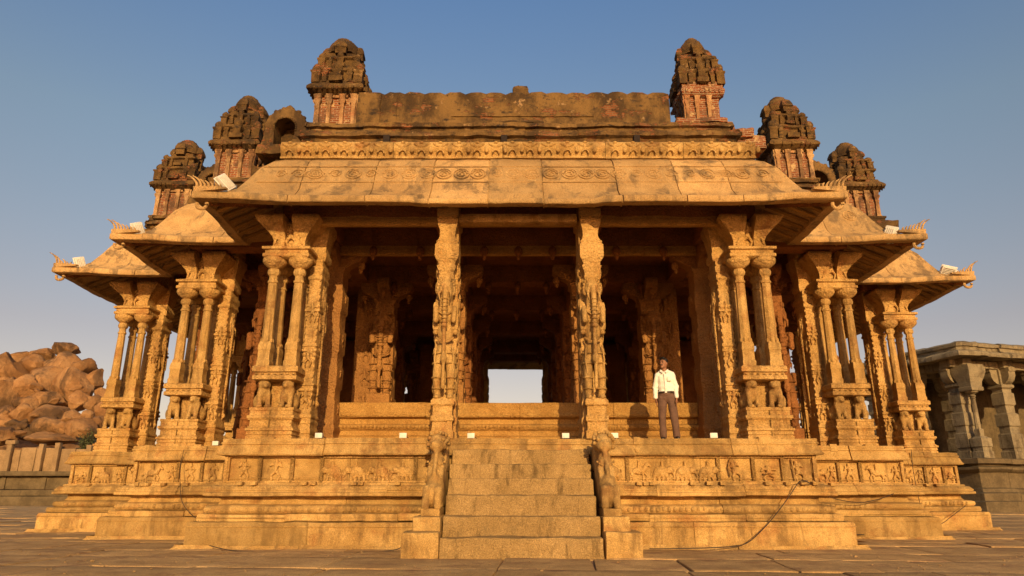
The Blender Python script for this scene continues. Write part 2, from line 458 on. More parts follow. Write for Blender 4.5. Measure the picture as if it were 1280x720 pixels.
pb = MB(); rq = random.Random(8)
for i in range(900):
    Y_ = 7 + 12 * rq.random() ** 1.3; X_ = rq.uniform(-1, 1) * (Y_ * .8 + 1); r_ = rq.uniform(.005, .015) * (1.8 if rq.random() < .03 else 1)
    if Y_ > 12.4 and abs(X_) < 12: continue
    if Y_ > 10.6 and abs(X_) < 2: continue
    pb.ell((X_, Y_, r_ * .5), (r_ * rq.uniform(.8, 1.4), r_, r_ * .7), 5, 4, tone=rq.uniform(.5, .95))
pb.build('grit', PAVE, kind='stuff')

# ================================================================= temple
TEMPLE = empty('temple_pavilion', (0, 22, 0), label='carved granite temple pavilion with brick towers on its roof and a central front staircase', category='temple')
ORG = Vector((0, 22, 0))
def tp(mb, name, mat, parent=None, angle=40, **k):
    """part of the temple: geometry given in world coordinates"""
    o = mb.build(name, mat, None, angle, **k)
    p = parent or TEMPLE
    o.parent = p
    wp = Vector((0, 0, 0)); q = p
    while q: wp += q.location; q = q.parent
    o.data.transform(Matrix.Translation(-wp)); return o

PATH = [(-5.6, 13.05), (5.6, 13.05), (5.6, 15.35), (8.5, 15.35), (8.5, 18.5), (11.65, 18.5), (11.65, 25.4), (8.5, 25.4), (8.5, 28.65),
        (5.6, 28.65), (5.6, 30.95), (-5.6, 30.95), (-5.6, 28.65), (-8.5, 28.65), (-8.5, 26.2), (-11.4, 26.2), (-11.4, 17.8), (-8.5, 17.8), (-8.5, 15.35), (-5.6, 15.35)]
FRONT_EDGES = [0, 2, 4, 14 + 2, 18]   # edges facing the camera (edge 16 faces front on the left third bay)

# ---- plinth
pl = MB()
sweep(pl, PATH, [(.55, -.1), (.42, .05), (.42, .07)], stone=2.0, jit=.05, gap=.012, seg=.5, rough=.01)          # apron
sweep(pl, PATH, [(.40, -.05), (.31, .0), (.31, .40), (.29, .435), (.22, .44)], stone=2.3, jit=.018, gap=.009, tone_j=.17, seg=.22, rough=.013)  # base block
sweep(pl, PATH, [(.1, .43), (.17, .44), (.185, .455), (.185, .545), (.17, .565), (.08, .57)], stone=1.7, jit=.03, gap=.01, tone_j=.17, seg=.22, rough=.011)
sweep(pl, PATH, [(.02, .55), (.07, .575), (.10, .60), (.115, .64), (.10, .69), (.06, .715), (-.06, .73), (-.1, .79), (-.1, .88)], stone=2.1, jit=.01, gap=.009, tone_j=.17, seg=.22, rough=.008)
sweep(pl, PATH, [(-.12, .86), (.13, .872), (.15, .885), (.15, .935), (.12, .95), (.11, 1.00), (.06, 1.06), (.0, 1.075), (-.01, 1.11), (-.1, 1.115)], stone=1.6, jit=.014, gap=.009, tone_j=.17, seg=.2, rough=.008)
sweep(pl, PATH, [(-.15, 1.10), (-.15, 1.60)], stone=2.4, jit=.006, gap=.004, seg=.4, rough=.004)
for z_, o_ in ((1.185, -.128), (.985, .118), (.50, .19), (.36, .315)):
    sweep(pl, PATH, [(o_ - .02, z_ - .012), (o_ + .006, z_ - .008), (o_ + .006, z_ + .008), (o_ - .02, z_ + .012)], stone=1.9, jit=.004, gap=.02, seg=.25, rough=.006)
# rope carving on the torus band, dentils on the sill
def along(e0):
    A, B = Vector(PATH[e0]), Vector(PATH[(e0 + 1) % len(PATH)]); L = (B - A).length; d = (B - A) / L
    return A, d, Vector((d.y, -d.x)), L
rc = random.Random(5)
for e in (0, 1, 2, 3, 4, 15, 16, 17, 18, 19):
    A, d, n_, L = along(e)
    s_ = .1
    while s_ < L - .05:
        p = A + d * s_ + n_ * .095
        if not (e == 0 and abs(p.x) < 1.5):
            wear = rc.random()
            if wear > .12:
                q = .8 + .3 * noise.noise(Vector((p.x * 1.3, p.y, 0)))
                pl.ell((p.x, p.y, .642 + rc.uniform(-.006, .006)), (.048 * q, .048 * q, .05 * q), 6, 5, tone=rc.uniform(.85, 1.05), M=Matrix.Rotation(.5, 3, 'Y'))
        s_ += .105
    s_ = .06
    while s_ < L - .04:
        p = A + d * s_ + n_ * .085
        if not (e == 0 and abs(p.x) < 1.5) and rc.random() > .1:
            z = 1.0
            pl.ell((p.x, p.y, z), (.022, .022, .045), 5, 4)
        s_ += .07
    # little stepped projections on sill and torus
    for k in range(int(L / .55)):
        s_ = rc.uniform(.2, L - .2); p = A + d * s_ + n_ * .06
        if e == 0 and abs(p.x) < 2: continue
        pl.box(p.x - .05, p.x + .05, p.y - .07, p.y + .07, 1.06, 1.125, r=.012, seg=.1, rough=.008)
tp(pl, 'plinth', GR)

cn = MB()
def cornice_hook(e, t, L, k, o, z, p, cA, cB):
    return 0, (.012 * noise.noise(Vector((p.x * .7, p.y * .7, 3))) if z > 1.8 else .01 * noise.noise(Vector((p.x, p.y, 1))))
sweep(cn, PATH, [(-.2, 1.585), (-.02, 1.60), (.03, 1.60), (.045, 1.625), (.02, 1.66), (.0, 1.72), (-.012, 1.775), (-.03, 1.78), (-.032, 1.80), (-.012, 1.81), (-.018, 1.84), (-.035, 1.85), (-.03, 1.89), (-.045, 1.91), (-2.9, 1.91)],
      stone=1.9, jit=.022, gap=.011, tone_j=.17, seg=.25, hook=cornice_hook, rough=.008)
for e in (0, 1, 2, 3, 4, 15, 16, 17, 18, 19):   # worn upstands and carved lotus bosses on the cornice
    A, d, n_, L = along(e)
    for k in range(int(L / 1.3)):
        s_ = rc.uniform(.25, L - .25); p = A + d * s_ + n_ * -.03
        if e == 0 and abs(p.x) < 1.9: continue
        hx = rc.uniform(.05, .1)
        if abs(d.x) > .5: cn.box(p.x - hx, p.x + hx, p.y - .02, p.y + .1, 1.79, rc.uniform(1.92, 1.945), r=.014, seg=.1, rough=.01)
        c_ = A + d * s_ + n_ * .005
        cn.ell((c_.x, c_.y, 1.70), (.055 if abs(d.x) > .5 else .02, .02 if abs(d.x) > .5 else .055, .05), 8, 6)
tp(cn, 'plinth_cornice', GR)

# ---- frieze reliefs
def R_elephant():
    return blob([('e', (0, 0, .20), (.155, .05, .105)), ('e', (.06, 0, .19), (.1, .055, .11)), ('e', (-.17, 0, .235), (.07, .05, .075)), ('c', (-.22, 0, .22), (-.265, 0, .10), .03, .02),
                 ('c', (-.265, 0, .10), (-.235, 0, .05), .02, .016), ('e', (-.135, -.035, .225), (.04, .02, .055)),
                 ('c', (-.10, 0, .15), (-.115, 0, .03), .036, .03), ('c', (-.035, 0, .14), (-.02, 0, .03), .03, .026), ('c', (.07, 0, .14), (.055, 0, .03), .034, .03), ('c', (.14, 0, .16), (.155, 0, .03), .036, .03),
                 ('c', (.19, 0, .24), (.215, 0, .12), .015, .01), ('c', (-.02, 0, .30), (-.02, 0, .37), .035, .03), ('e', (-.02, 0, .39), (.03, .03, .03))], .012, 1)
def R_horse():
    return blob([('e', (0, 0, .22), (.14, .045, .07)), ('c', (-.11, 0, .24), (-.17, 0, .35), .05, .035), ('c', (-.17, 0, .36), (-.235, 0, .31), .033, .022), ('c', (-.1, 0, .2), (-.17, 0, .12), .025, .016),
                 ('c', (-.17, 0, .12), (-.15, 0, .03), .016, .014), ('c', (-.08, 0, .2), (-.085, 0, .03), .022, .015), ('c', (.1, 0, .2), (.13, 0, .12), .034, .02), ('c', (.13, 0, .12), (.11, 0, .03), .018, .014),
                 ('c', (.12, 0, .2), (.18, 0, .1), .03, .018), ('c', (.18, 0, .1), (.175, 0, .03), .017, .014), ('c', (.14, 0, .24), (.22, 0, .16), .02, .012), ('c', (0, 0, .27), (-.01, 0, .37), .032, .028), ('e', (-.01, 0, .405), (.028, .028, .03))], .012, 1)
def R_dancer(k):
    a = [(.11, .37), (.10, .20), (.12, .30)][k % 3]
    return blob([('e', (0, 0, .39), (.034, .03, .038)), ('c', (0, 0, .34), (.01, 0, .22), .045, .04), ('e', (.01, 0, .20), (.055, .04, .045)), ('c', (-.02, 0, .18), (-.07, 0, .11), .03, .022),
                 ('c', (-.07, 0, .11), (-.035, 0, .02), .022, .018), ('c', (.03, 0, .18), (.085, 0, .12), .03, .022), ('c', (.085, 0, .12), (.07, 0, .02), .022, .018),
                 ('c', (.035, 0, .325), (a[0], 0, .29), .02, .015), ('c', (a[0], 0, .29), (a[0] - .03, 0, a[1] + .04), .015, .013), ('c', (-.035, 0, .325), (-.1, 0, .27), .02, .015), ('c', (-.1, 0, .27), (-.07, 0, .36), .015, .013)], .012, 1)
RE, RH, RD = R_elephant(), R_horse(), [R_dancer(k) for k in range(3)]
for k_ in range(4):   # more poses: raised arm, archer, drummer, seated
    q_ = MB(); q_.append(RD[k_ % 3], T(ry=[.25, -.3, 0, .15][k_], sx=[1, -1, 1.25, -1.1][k_], sz=[.95, 1.0, .72, 1.05][k_], x=[-.04, .05, 0, -.02][k_])); q_.tube([[(.1, -.02, .02), (.13, -.03, .42)], [(-.12, -.03, .1), (-.15, -.03, .26), (-.1, -.03, .42)], [(-.1, -.03, .15), (0, -.06, .16), (.1, -.03, .15)], [(.09, -.02, .3), (.16, -.02, .36), (.12, -.02, .42)]][k_], .016, 6); RD.append(q_)
fr = MB()
def put(m, e, s_, flip=False, sc=1.0, o=-.125, z=1.12):
    A, d, n_, L = along(e); p = A + d * s_ + n_ * o
    rz = math.atan2(d.y, d.x)
    fr.append(m, T(p.x, p.y, z, rz=rz, sx=(-sc if flip else sc), sy=1.25 * sc, sz=sc), rc.uniform(.95, 1.1))
def strip(e, s_, wd=.035, z0=1.10, z1=1.60):
    A, d, n_, L = along(e); p = A + d * s_ + n_ * -.12
    if abs(d.x) > .5: fr.box(p.x - wd, p.x + wd, p.y - .035, p.y + .03, z0, z1, r=.01, seg=.2)
    else: fr.box(p.x - .03, p.x + .03, p.y - wd, p.y + wd, z0, z1, r=.01, seg=.2)
for e in (0, 1, 2, 3, 4, 15, 16, 17, 18, 19):
    A, d, n_, L = along(e)
    if e == 0: panels = [(.15, .75, 'd'), (.75, 1.35, 'd'), (1.35, 1.9, 'p'), (1.9, 3.65, 'E'), (3.65, 4.2, 'd'), (7.0, 7.6, 'e'), (7.6, 9.3, 'E'), (9.3, 9.95, 'd'), (9.95, 10.5, 'd'), (10.5, 11.1, 'd')]
    else:
        panels = []; s_ = .1
        while s_ < L - .3:
            big = rc.random() < .45 and s_ < L - 1.0
            w_ = rc.uniform(.75, .95) if big else rc.uniform(.42, .55)
            w_ = min(w_, L - .1 - s_); panels.append((s_, s_ + w_, 'h' if big else 'd')); s_ += w_
    for a, b_, k in panels:
        strip(e, a); strip(e, b_)
        mid = (a + b_) / 2
        if k == 'E':
            n = int((b_ - a) / .42)
            for i in range(n): put(RE if rc.random() < .75 else RH, e, a + (i + .5) * (b_ - a) / n, flip=(mid > 5.5), sc=.92)
        elif k == 'e': put(RE, e, mid, sc=.95)
        elif k == 'h': put(rc.choice([RE, RH, RH]), e, mid - .1, flip=rc.random() < .5, sc=.95); put(RD[0], e, b_ - .15, sc=.85)
        elif k == 'd': put(rc.choice(RD), e, mid, flip=rc.random() < .5, sc=1.0)
sweep(fr, PATH, [(-.14, 1.108), (-.085, 1.112), (-.085, 1.14), (-.14, 1.145)], stone=3, jit=.004, gap=.004, seg=.4, rough=.004)
sweep(fr, PATH, [(-.14, 1.555), (-.09, 1.56), (-.09, 1.60)], stone=3, jit=.004, gap=.004, seg=.4, rough=.004)
tp(fr, 'relief_frieze', GRC, angle=60)

# ---- floors inside
fl = MB()
for x0, x1, y0, y1 in ((-5.3, 5.3, 13.5, 30.6), (-8.2, -5.3, 15.8, 28.4), (5.3, 8.2, 15.8, 28.4), (-11.1, -8.2, 18.1, 26), (8.2, 11.4, 18.8, 25.2)):
    fl.box(x0, x1, y0, y1, 1.5, 1.895, seg=1.2, rough=.004)
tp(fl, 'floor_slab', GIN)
ip = MB()
IP = [(-4.25, 15.7), (4.25, 15.7), (4.25, 18.7), (7.1, 18.7), (7.1, 25.3), (4.25, 25.3), (4.25, 28.4), (-4.25, 28.4), (-4.25, 25.3), (-7.1, 25.3), (-7.1, 18.7), (-4.25, 18.7)]
sweep(ip, IP, [(.02, 1.88), (.02, 2.12), (-.06, 2.16), (-.06, 2.26), (.0, 2.29), (.03, 2.34), (.0, 2.39), (-.11, 2.42), (-.11, 2.53), (.03, 2.56), (.06, 2.60), (.06, 2.64), (.03, 2.67), (.03, 2.87), (.01, 2.89), (-1.5, 2.89)],
      stone=2.2, jit=.01, gap=.005, seg=.25, rough=.007)
for e in (0, 11 - 1):
    pass
x = -4.15
while x < 4.15:
    ip.ell((x, 15.69, 2.345), (.028, .05, .035), 5, 4); ip.box(x - .02, x + .02, 15.66, 15.72, 2.0, 2.06, r=.006, seg=.1, rough=.002); x += .085
ip.box(-4, 4, 15.95, 28.1, 2.5, 2.882, seg=1.5, rough=.002); ip.box(-6.9, -4.01, 19, 25, 2.5, 2.884, seg=1.5, rough=.002); ip.box(4.01, 6.9, 19, 25, 2.5, 2.886, seg=1.5, rough=.002)
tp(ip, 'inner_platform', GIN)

# ---- staircase
zs = [.0, .29, .585, .90, 1.17, 1.42, 1.69, 1.885]; ys_ = [10.95 + .37 * k for k in range(8)]
STAIR = empty('staircase', (0, 12, 0)); STAIR.parent = TEMPLE; STAIR.location = (0, -10, 0)
for k in range(7):
    m = MB(); wx = 1.24 + rc.uniform(-.012, .012)
    m.box(-wx, wx, ys_[k] + rc.uniform(-.01, .01), ys_[k] + (.6 if k < 6 else .2), zs[k] - .15 if k else -.1, zs[k + 1], r=.035, seg=.08, rough=.022, fr=2.6)
    tp(m, 'step', GSTEP, STAIR)
for sg in (-1, 1):
    B = empty('balustrade', (0, 0, 0), STAIR)
    m = MB()
    def bx(a, b_, *r_, **k):
        x0, x1 = sorted((sg * a, sg * b_)); m.box(x0, x1, *r_, **k)
    bx(1.26, 1.82, 10.92, 11.62, -.1, .37, r=.03, seg=.12, rough=.014)
    bx(1.27, 1.70, 11.22, 12.6, .2, .585, r=.03, seg=.12, rough=.014)
    bx(1.30, 1.60, 11.42, 12.9, .58, .70, r=.02, seg=.12, rough=.012)
    bx(1.31, 1.56, 11.95, 13.1, .70, 1.30, r=.03, seg=.15, rough=.012)
    bx(1.31, 1.56, 12.45, 13.1, 1.30, 1.72, r=.03, seg=.15, rough=.012)
    tp(m, 'balustrade_block', GR, B)
    X = 1.44
    pr = [('e', (X, 11.72, .90), (.19, .26, .22)), ('e', (X, 11.86, 1.05), (.17, .24, .2)), ('c', (X + .1, 11.52, .98), (X + .11, 11.47, .74), .085, .075), ('c', (X - .1, 11.52, .98), (X - .11, 11.47, .74), .085, .075),
          ('c', (X, 11.9, 1.1), (X, 12.12, 1.5), .15, .13), ('e', (X, 12.06, 1.38), (.15, .16, .18)), ('c', (X + .12, 11.98, 1.35), (X + .11, 11.84, 1.17), .05, .045), ('c', (X - .12, 11.98, 1.35), (X - .11, 11.84, 1.17), .05, .045),
          ('e', (X, 12.22, 1.76), (.19, .22, .17)), ('e', (X, 12.05, 1.71), (.15, .13, .11)), ('e', (X + .17, 12.25, 1.78), (.05, .09, .1)), ('e', (X - .17, 12.25, 1.78), (.05, .09, .1)),
          ('c', (X, 12.0, 1.64), (X, 11.93, 1.48), .06, .045), ('c', (X, 11.93, 1.48), (X, 11.74, 1.24), .045, .05), ('e', (X + .075, 11.94, 1.76), (.03, .02, .028)), ('e', (X - .075, 11.94, 1.76), (.03, .02, .028)),
          ('e', (X, 12.35, 1.86), (.13, .14, .08)), ('e', (X, 12.4, 1.3), (.16, .3, .3))]
    mm = blob(pr, .022, 1); m = MB()
    m.append(mm, T(x=sg * X * .12, sx=sg * .88, sy=1, sz=1)); m.rough(.009, 9)
    for q in range(46):   # mane curls
        a = rc.uniform(0, 2 * math.pi); zz = rc.uniform(-.1, .18); rr_ = math.sqrt(max(.2, 1 - (zz / .2) ** 2))
        if math.sin(a) > -.5 or abs(math.cos(a)) > .55: m.ell((sg * X + .185 * rr_ * math.cos(a), 12.2 + .21 * rr_ * math.sin(a), 1.77 + zz), (.036, .036, .034), 6, 5)
    for q in range(9):
        t = (q - 4) / 4; m.ell((sg * X + .14 * t, 11.90 + .06 * t * t, 1.44 - .07 * (1 - t * t)), (.022, .022, .022), 6, 5)
    for q in range(5): m.tube([(sg * X - .13 + .13 * math.sin(u), 11.95 - .16 * math.cos(u * .9 - .2) * .6 + .0, 1.2 - .1 * q) for u in (0, .6, 1.2)], .012, 5) if q < 0 else None
    tp(m, 'guardian_beast', GR, B, angle=70)

# ================================================================= pillars
LION = blob([('e', (0, .06, .20), (.105, .16, .13)), ('e', (.06, .14, .13), (.07, .11, .12)), ('e', (-.06, .14, .13), (.07, .11, .12)), ('c', (.065, -.08, .26), (.07, -.11, .03), .05, .042), ('c', (-.065, -.08, .26), (-.07, -.11, .03), .05, .042),
             ('e', (0, -.04, .29), (.105, .1, .13)), ('e', (0, -.08, .40), (.10, .095, .095)), ('e', (0, -.165, .375), (.05, .05, .045)), ('e', (.08, -.05, .47), (.03, .025, .04)), ('e', (-.08, -.05, .47), (.03, .025, .04)),
             ('e', (.04, -.165, .43), (.018, .015, .018)), ('e', (-.04, -.165, .43), (.018, .015, .018)), ('c', (.09, -.14, .03), (.05, -.18, .03), .035, .03), ('c', (-.09, -.14, .03), (-.05, -.18, .03), .035, .03),
             ('c', (.05, .22, .1), (.13, .16, .3), .022, .02)], .016, 1)
# rearing yali with rider and trunk, facing -y, about 2.4 high
YALI = blob([('c', (.13, -.02, 0), (.15, -.10, .36), .075, .085), ('c', (.15, -.10, .36), (.12, .03, .72), .09, .12), ('c', (-.13, -.02, 0), (-.15, -.10, .36), .075, .085), ('c', (-.15, -.10, .36), (-.12, .03, .72), .09, .12),
             ('e', (.14, -.1, .03), (.07, .12, .05)), ('e', (-.14, -.1, .03), (.07, .12, .05)),
             ('e', (0, .05, .85), (.19, .15, .22)), ('e', (0, .02, 1.2), (.18, .15, .25)), ('e', (0, -.02, 1.5), (.2, .17, .22)),
             ('c', (.16, -.05, 1.48), (.19, -.2, 1.36), .075, .06), ('c', (.19, -.2, 1.36), (.2, -.17, 1.56), .06, .065), ('c', (-.16, -.05, 1.48), (-.19, -.2, 1.36), .075, .06), ('c', (-.19, -.2, 1.36), (-.2, -.17, 1.56), .06, .065),
             ('c', (0, 0, 1.6), (0, -.05, 1.85), .16, .15), ('e', (0, -.08, 1.95), (.17, .17, .17)), ('e', (.15, -.06, 1.93), (.06, .05, .1)), ('e', (-.15, -.06, 1.93), (.06, .05, .1)), ('e', (0, -.04, 2.1), (.13, .12, .09)),
             ('e', (.075, -.22, 2.0), (.035, .03, .035)), ('e', (-.075, -.22, 2.0), (.035, .03, .035)),
             ('c', (0, -.22, 1.93), (0, -.27, 1.65), .07, .055), ('c', (0, -.27, 1.65), (0, -.26, 1.3), .055, .05), ('e', (0, -.27, 1.25), (.07, .06, .06)), ('c', (0, -.25, 1.2), (0, -.24, .75), .045, .05), ('e', (0, -.24, .68), (.075, .07, .09)),
             ('c', (0, -.24, .6), (0, -.22, .2), .035, .045)], .015, 0)

_y = MB(); _y.append(YALI)
for k_ in range(8): _y.tube([(.062 * math.cos(a), -.265 + .062 * math.sin(a), 1.72 - k_ * .07) for a in [i * math.pi / 4 for i in range(8)]], .012, 4, closed=True)
for s_ in (-1, 1):
    for z_, r_, x_, y_ in ((.18, .10, .14, -.06), (.36, .105, .15, -.10), (.62, .135, .13, -.01), (.80, .14, .12, .03)): _y.tube([(s_ * x_ + r_ * math.cos(a), y_ + r_ * math.sin(a), z_) for a in [i * math.pi / 5 for i in range(10)]], .014, 4, closed=True)
    _y.tube([(s_ * .17, -.1, 1.62), (s_ * .12, -.19, 1.5), (0, -.21, 1.43)], .02, 5); _y.tube([(s_ * .18, -.03, 1.08), (s_ * .1, -.15, 1.0), (0, -.17, .97)], .022, 5)
    _y.tube([(s_ * .10, -.2, 1.88), (s_ * .13, -.3, 1.8), (s_ * .11, -.33, 1.68)], [.03, .024, .012], 6)
    for k_ in range(5): _y.ell((s_ * (.1 + .02 * k_), -.13 + .03 * k_, 2.12 + .0 * k_), (.025, .025, .05), 5, 4)
YALI = _y

def moulded(m, x0, x1, y0, y1, z0, z1, bands=(.25, .6)):
    """block with raised mouldings"""
    H = z1 - z0; cx, cy, hx, hy = (x0 + x1) / 2, (y0 + y1) / 2, (x1 - x0) / 2, (y1 - y0) / 2
    pr = [(1.02, 0), (1.02, .10), (.98, .11), (.98, .14), (1.02, .15), (1.0, bands[0]), (1.06, bands[0] + .02), (1.06, bands[0] + .09), (.99, bands[0] + .11), (.99, bands[0] + .14), (.93, bands[0] + .16), (.93, bands[1]), (1.0, bands[1] + .01), (1.0, bands[1] + .04), (1.05, bands[1] + .06), (1.05, bands[1] + .14), (.96, bands[1] + .16), (.96, .9), (.99, .91), (.99, 1)]
    m.rect(cx, cy, [(q, z0 + H * t) for q, t in pr], ax=hx, ay=hy, sub=4)

def cluster():
    """front corner pillar group in local coordinates: outward is -x, towards the camera is -y; z = 0 on the plinth"""
    K = empty('pillar_cluster', (0, 0, 0)); rr = random.Random(11)
    # main shaft
    m = MB()
    pr = [(1.1, 0), (1.1, .10), (1.02, .11), (1.02, .13), (1.1, .14), (1.1, .24), (1.0, .26), (1.0, .33), (1.08, .35), (1.08, .40), (1.0, .41), (1.0, .44), (1.08, .45), (1.08, .50), (.94, .53)]
    for zb in (.98, 1.78, 2.62): pr += [(.92, zb - .10), (1.0, zb - .09), (1.0, zb - .05), (.95, zb - .04), (.95, zb - .02), (1.12, zb), (1.12, zb + .05), (.98, zb + .06), (.98, zb + .10), (1.06, zb + .11), (1.06, zb + .14), (.92, zb + .17)]
    pr += [(.92, 3.3), (1.08, 3.33), (1.08, 3.38), (.98, 3.40), (.98, 3.46), (1.12, 3.5), (1.12, 3.6), (.9, 3.63), (.9, 3.75)]
    m.rect(1.08, .42, pr, ax=.135, ay=.26, sub=5)
    m.v = [Vector((p.x - .16, p.y + .32, p.z)) for p in m.v]
    m.rough(.005, 6)
    # a rearing beast carved up the inner side, framed figures and rosettes on the face
    m.append(YALI, T(1.01, .74, .72, rz=math.pi / 2 - .2, sx=.66, sy=.36, sz=1.16), 1.04)
    for k, z in enumerate((.60, 1.42, 2.36)):
        m.append(RD[k % 3], T(.92, .475, z + .02, s=.9 + .1 * k, sy=1.6, sx=(-.8 if k == 1 else .8)), 1.05)
    for k in range(22):
        z = .56 + k * .145
        m.ell((1.03, .475, z), (.018, .025, .05), 6, 5); m.ell((.80, .475, z), (.014, .02, .03), 5, 4)
    m.build('main_shaft', GRC, K, angle=55)
    m = MB(); moulded(m, 0, .86, 0, .84, 0, .60); m.rough(.006, 5)
    m.box(.40, .405 + .012, -.012, .02, .05, .55, r=.003, seg=.2, rough=0, tone=.5)
    m.build('pedestal', GRC, K)
    for x, y, r_ in ((.17, .17, .5), (.68, .17, -.1)):
        q = MB(); q.append(LION, T(x, y + .04, .59, rz=r_, s=1.15)); q.rough(.006, 14); q.build('seated_lion', GR, K, angle=70)
    q = MB(); q.append(LION, T(.17, .66, .59, rz=-math.pi / 2, s=1.12)); q.rough(.006, 14); q.build('seated_lion', GR, K, angle=70)
    m = MB(); m.box(.28, .58, .3, .6, .58, 1.14, r=.02, seg=.2); m.box(.60, .8, .5, .8, .58, 1.14, r=.02, seg=.2)
    m.rect(.43, .42, [(.39, 1.12), (.43, 1.14), (.43, 1.21), (.40, 1.23), (.40, 1.27), (.445, 1.29), (.445, 1.38), (.41, 1.41)], sub=6); m.rough(.008, 5)
    for k in range(7): m.ell((.07 + k * .12, -.005, 1.25), (.03, .015, .02), 6, 5)
    m.build('carved_slab', GRC, K)
    for x, y in ((.16, .15), (.69, .15), (.16, .68), (.64, .68)):
        m = MB()
        m.rect(x, y, [(.125, 1.39), (.13, 1.5), (.115, 1.53), (.115, 1.72), (.125, 1.74), (.12, 1.84), (.10, 1.9)], sub=2)
        m.lathe(x, y, [(.11, 1.86), (.108, 2.0), (.10, 2.5), (.093, 3.0), (.09, 3.12), (.108, 3.13), (.108, 3.17), (.088, 3.19), (.085, 3.27), (.115, 3.30), (.128, 3.35), (.115, 3.41), (.08, 3.44), (.085, 3.47)], n=8, rot=rad(22.5))
        for i_ in range(8):
            a = i_ * math.pi / 4 + rad(22.5)
            m.ell((x + .11 * math.cos(a), y + .11 * math.sin(a), 1.93), (.02, .02, .05), 5, 4)
        m.rough(.004, 9); m.build('colonnette', GR, K, angle=30)
    # capital: scalloped discs, slab, flaring brackets
    m = MB()
    for x, y in ((.16, .15), (.69, .15), (.16, .68), (.69, .68)):
        m.lathe(x, y, [(.09, 3.42), (.15, 3.47), (.215, 3.53), (.235, 3.57), (.235, 3.63), (.20, 3.66)], n=24, lobes=24, amp=.03)
    m.rect(.43, .42, [(.44, 3.63), (.475, 3.66), (.475, 3.72), (.44, 3.74), (.44, 3.79), (.49, 3.81), (.49, 3.86), (.42, 3.89)], sub=6)
    m.rough(.006, 6)
    def lobe(cx, hx, dirx, dy):
        rings = []
        for f, z in [(0, 3.87), (-.045, 3.94), (-.05, 4.04), (-.01, 4.14), (.07, 4.24), (.17, 4.33), (.25, 4.41), (.29, 4.48), (.27, 4.53), (.2, 4.56)]:
            x0 = cx - hx + (-f if dirx < 0 else 0); x1 = cx + hx + (f if dirx > 0 else 0)
            y0 = .06 - f * dy; y1 = .80 + f * .4
            rings.append([(x0, y0, z), ((x0 + x1) / 2, y0, z), (x1, y0, z), (x1, (y0 + y1) / 2, z), (x1, y1, z), ((x0 + x1) / 2, y1, z), (x0, y1, z), (x0, (y0 + y1) / 2, z)])
        st = len(m.v); m.loft(rings); m.rough(.006, 5, st)
    lobe(.19, .14, -1, .8); lobe(.66, .14, 1, .8)
    m.box(.30, .56, .20, .7, 3.85, 4.5, r=.02, seg=.2)
    m.append(RD[0], T(.43, .16, 3.90, s=1.25, sy=1.6))
    m.tube([(.12 + .06 * math.sin(t * .7), .085 - .17 * max(0, (t - 3) / 6) ** 1.5, 3.95 + t * .055) for t in range(9)], .018); m.tube([(.70 - .06 * math.sin(t * .7), .085 - .17 * max(0, (t - 3) / 6) ** 1.5, 3.95 + t * .055) for t in range(9)], .018)
    m.build('bracket_capital', GRC, K, angle=45)
    m = MB()
    m.rect(.92, .74, [(.15, 3.74), (.18, 3.8), (.18, 3.9), (.15, 3.95), (.16, 4.1), (.19, 4.3), (.23, 4.45), (.23, 4.58)], ay=1.2, sub=3); m.rough(.008, 5)
    m.box(-.05, 1.12, .36, .95, 4.57, 4.86, r=.02, seg=.3)
    m.build('lintel_block', GRC, K)
    return K

K0 = cluster()
spots = [(-5.2, 13.22, 1, 1), (5.2, 13.22, -1, 1), (-8.05, 15.52, 1, 1), (7.98, 15.52, -1, 1), (-10.9, 17.98, 1, 1), (11.2, 18.68, -1, 1),
         (-5.2, 30.78, 1, -1), (5.2, 30.78, -1, -1), (-8.05, 28.48, 1, -1), (8.05, 28.48, -1, -1), (-10.9, 26.0, 1, -1), (11.2, 25.2, -1, -1)]
for i, (x, y, sx, sy) in enumerate(spots):
    loc = (x, y - 22, 1.905)
    if i == 0: K0.parent = TEMPLE; K0.location = loc
    else: copy_tree(K0, TEMPLE, loc, (sx, sy, 1))

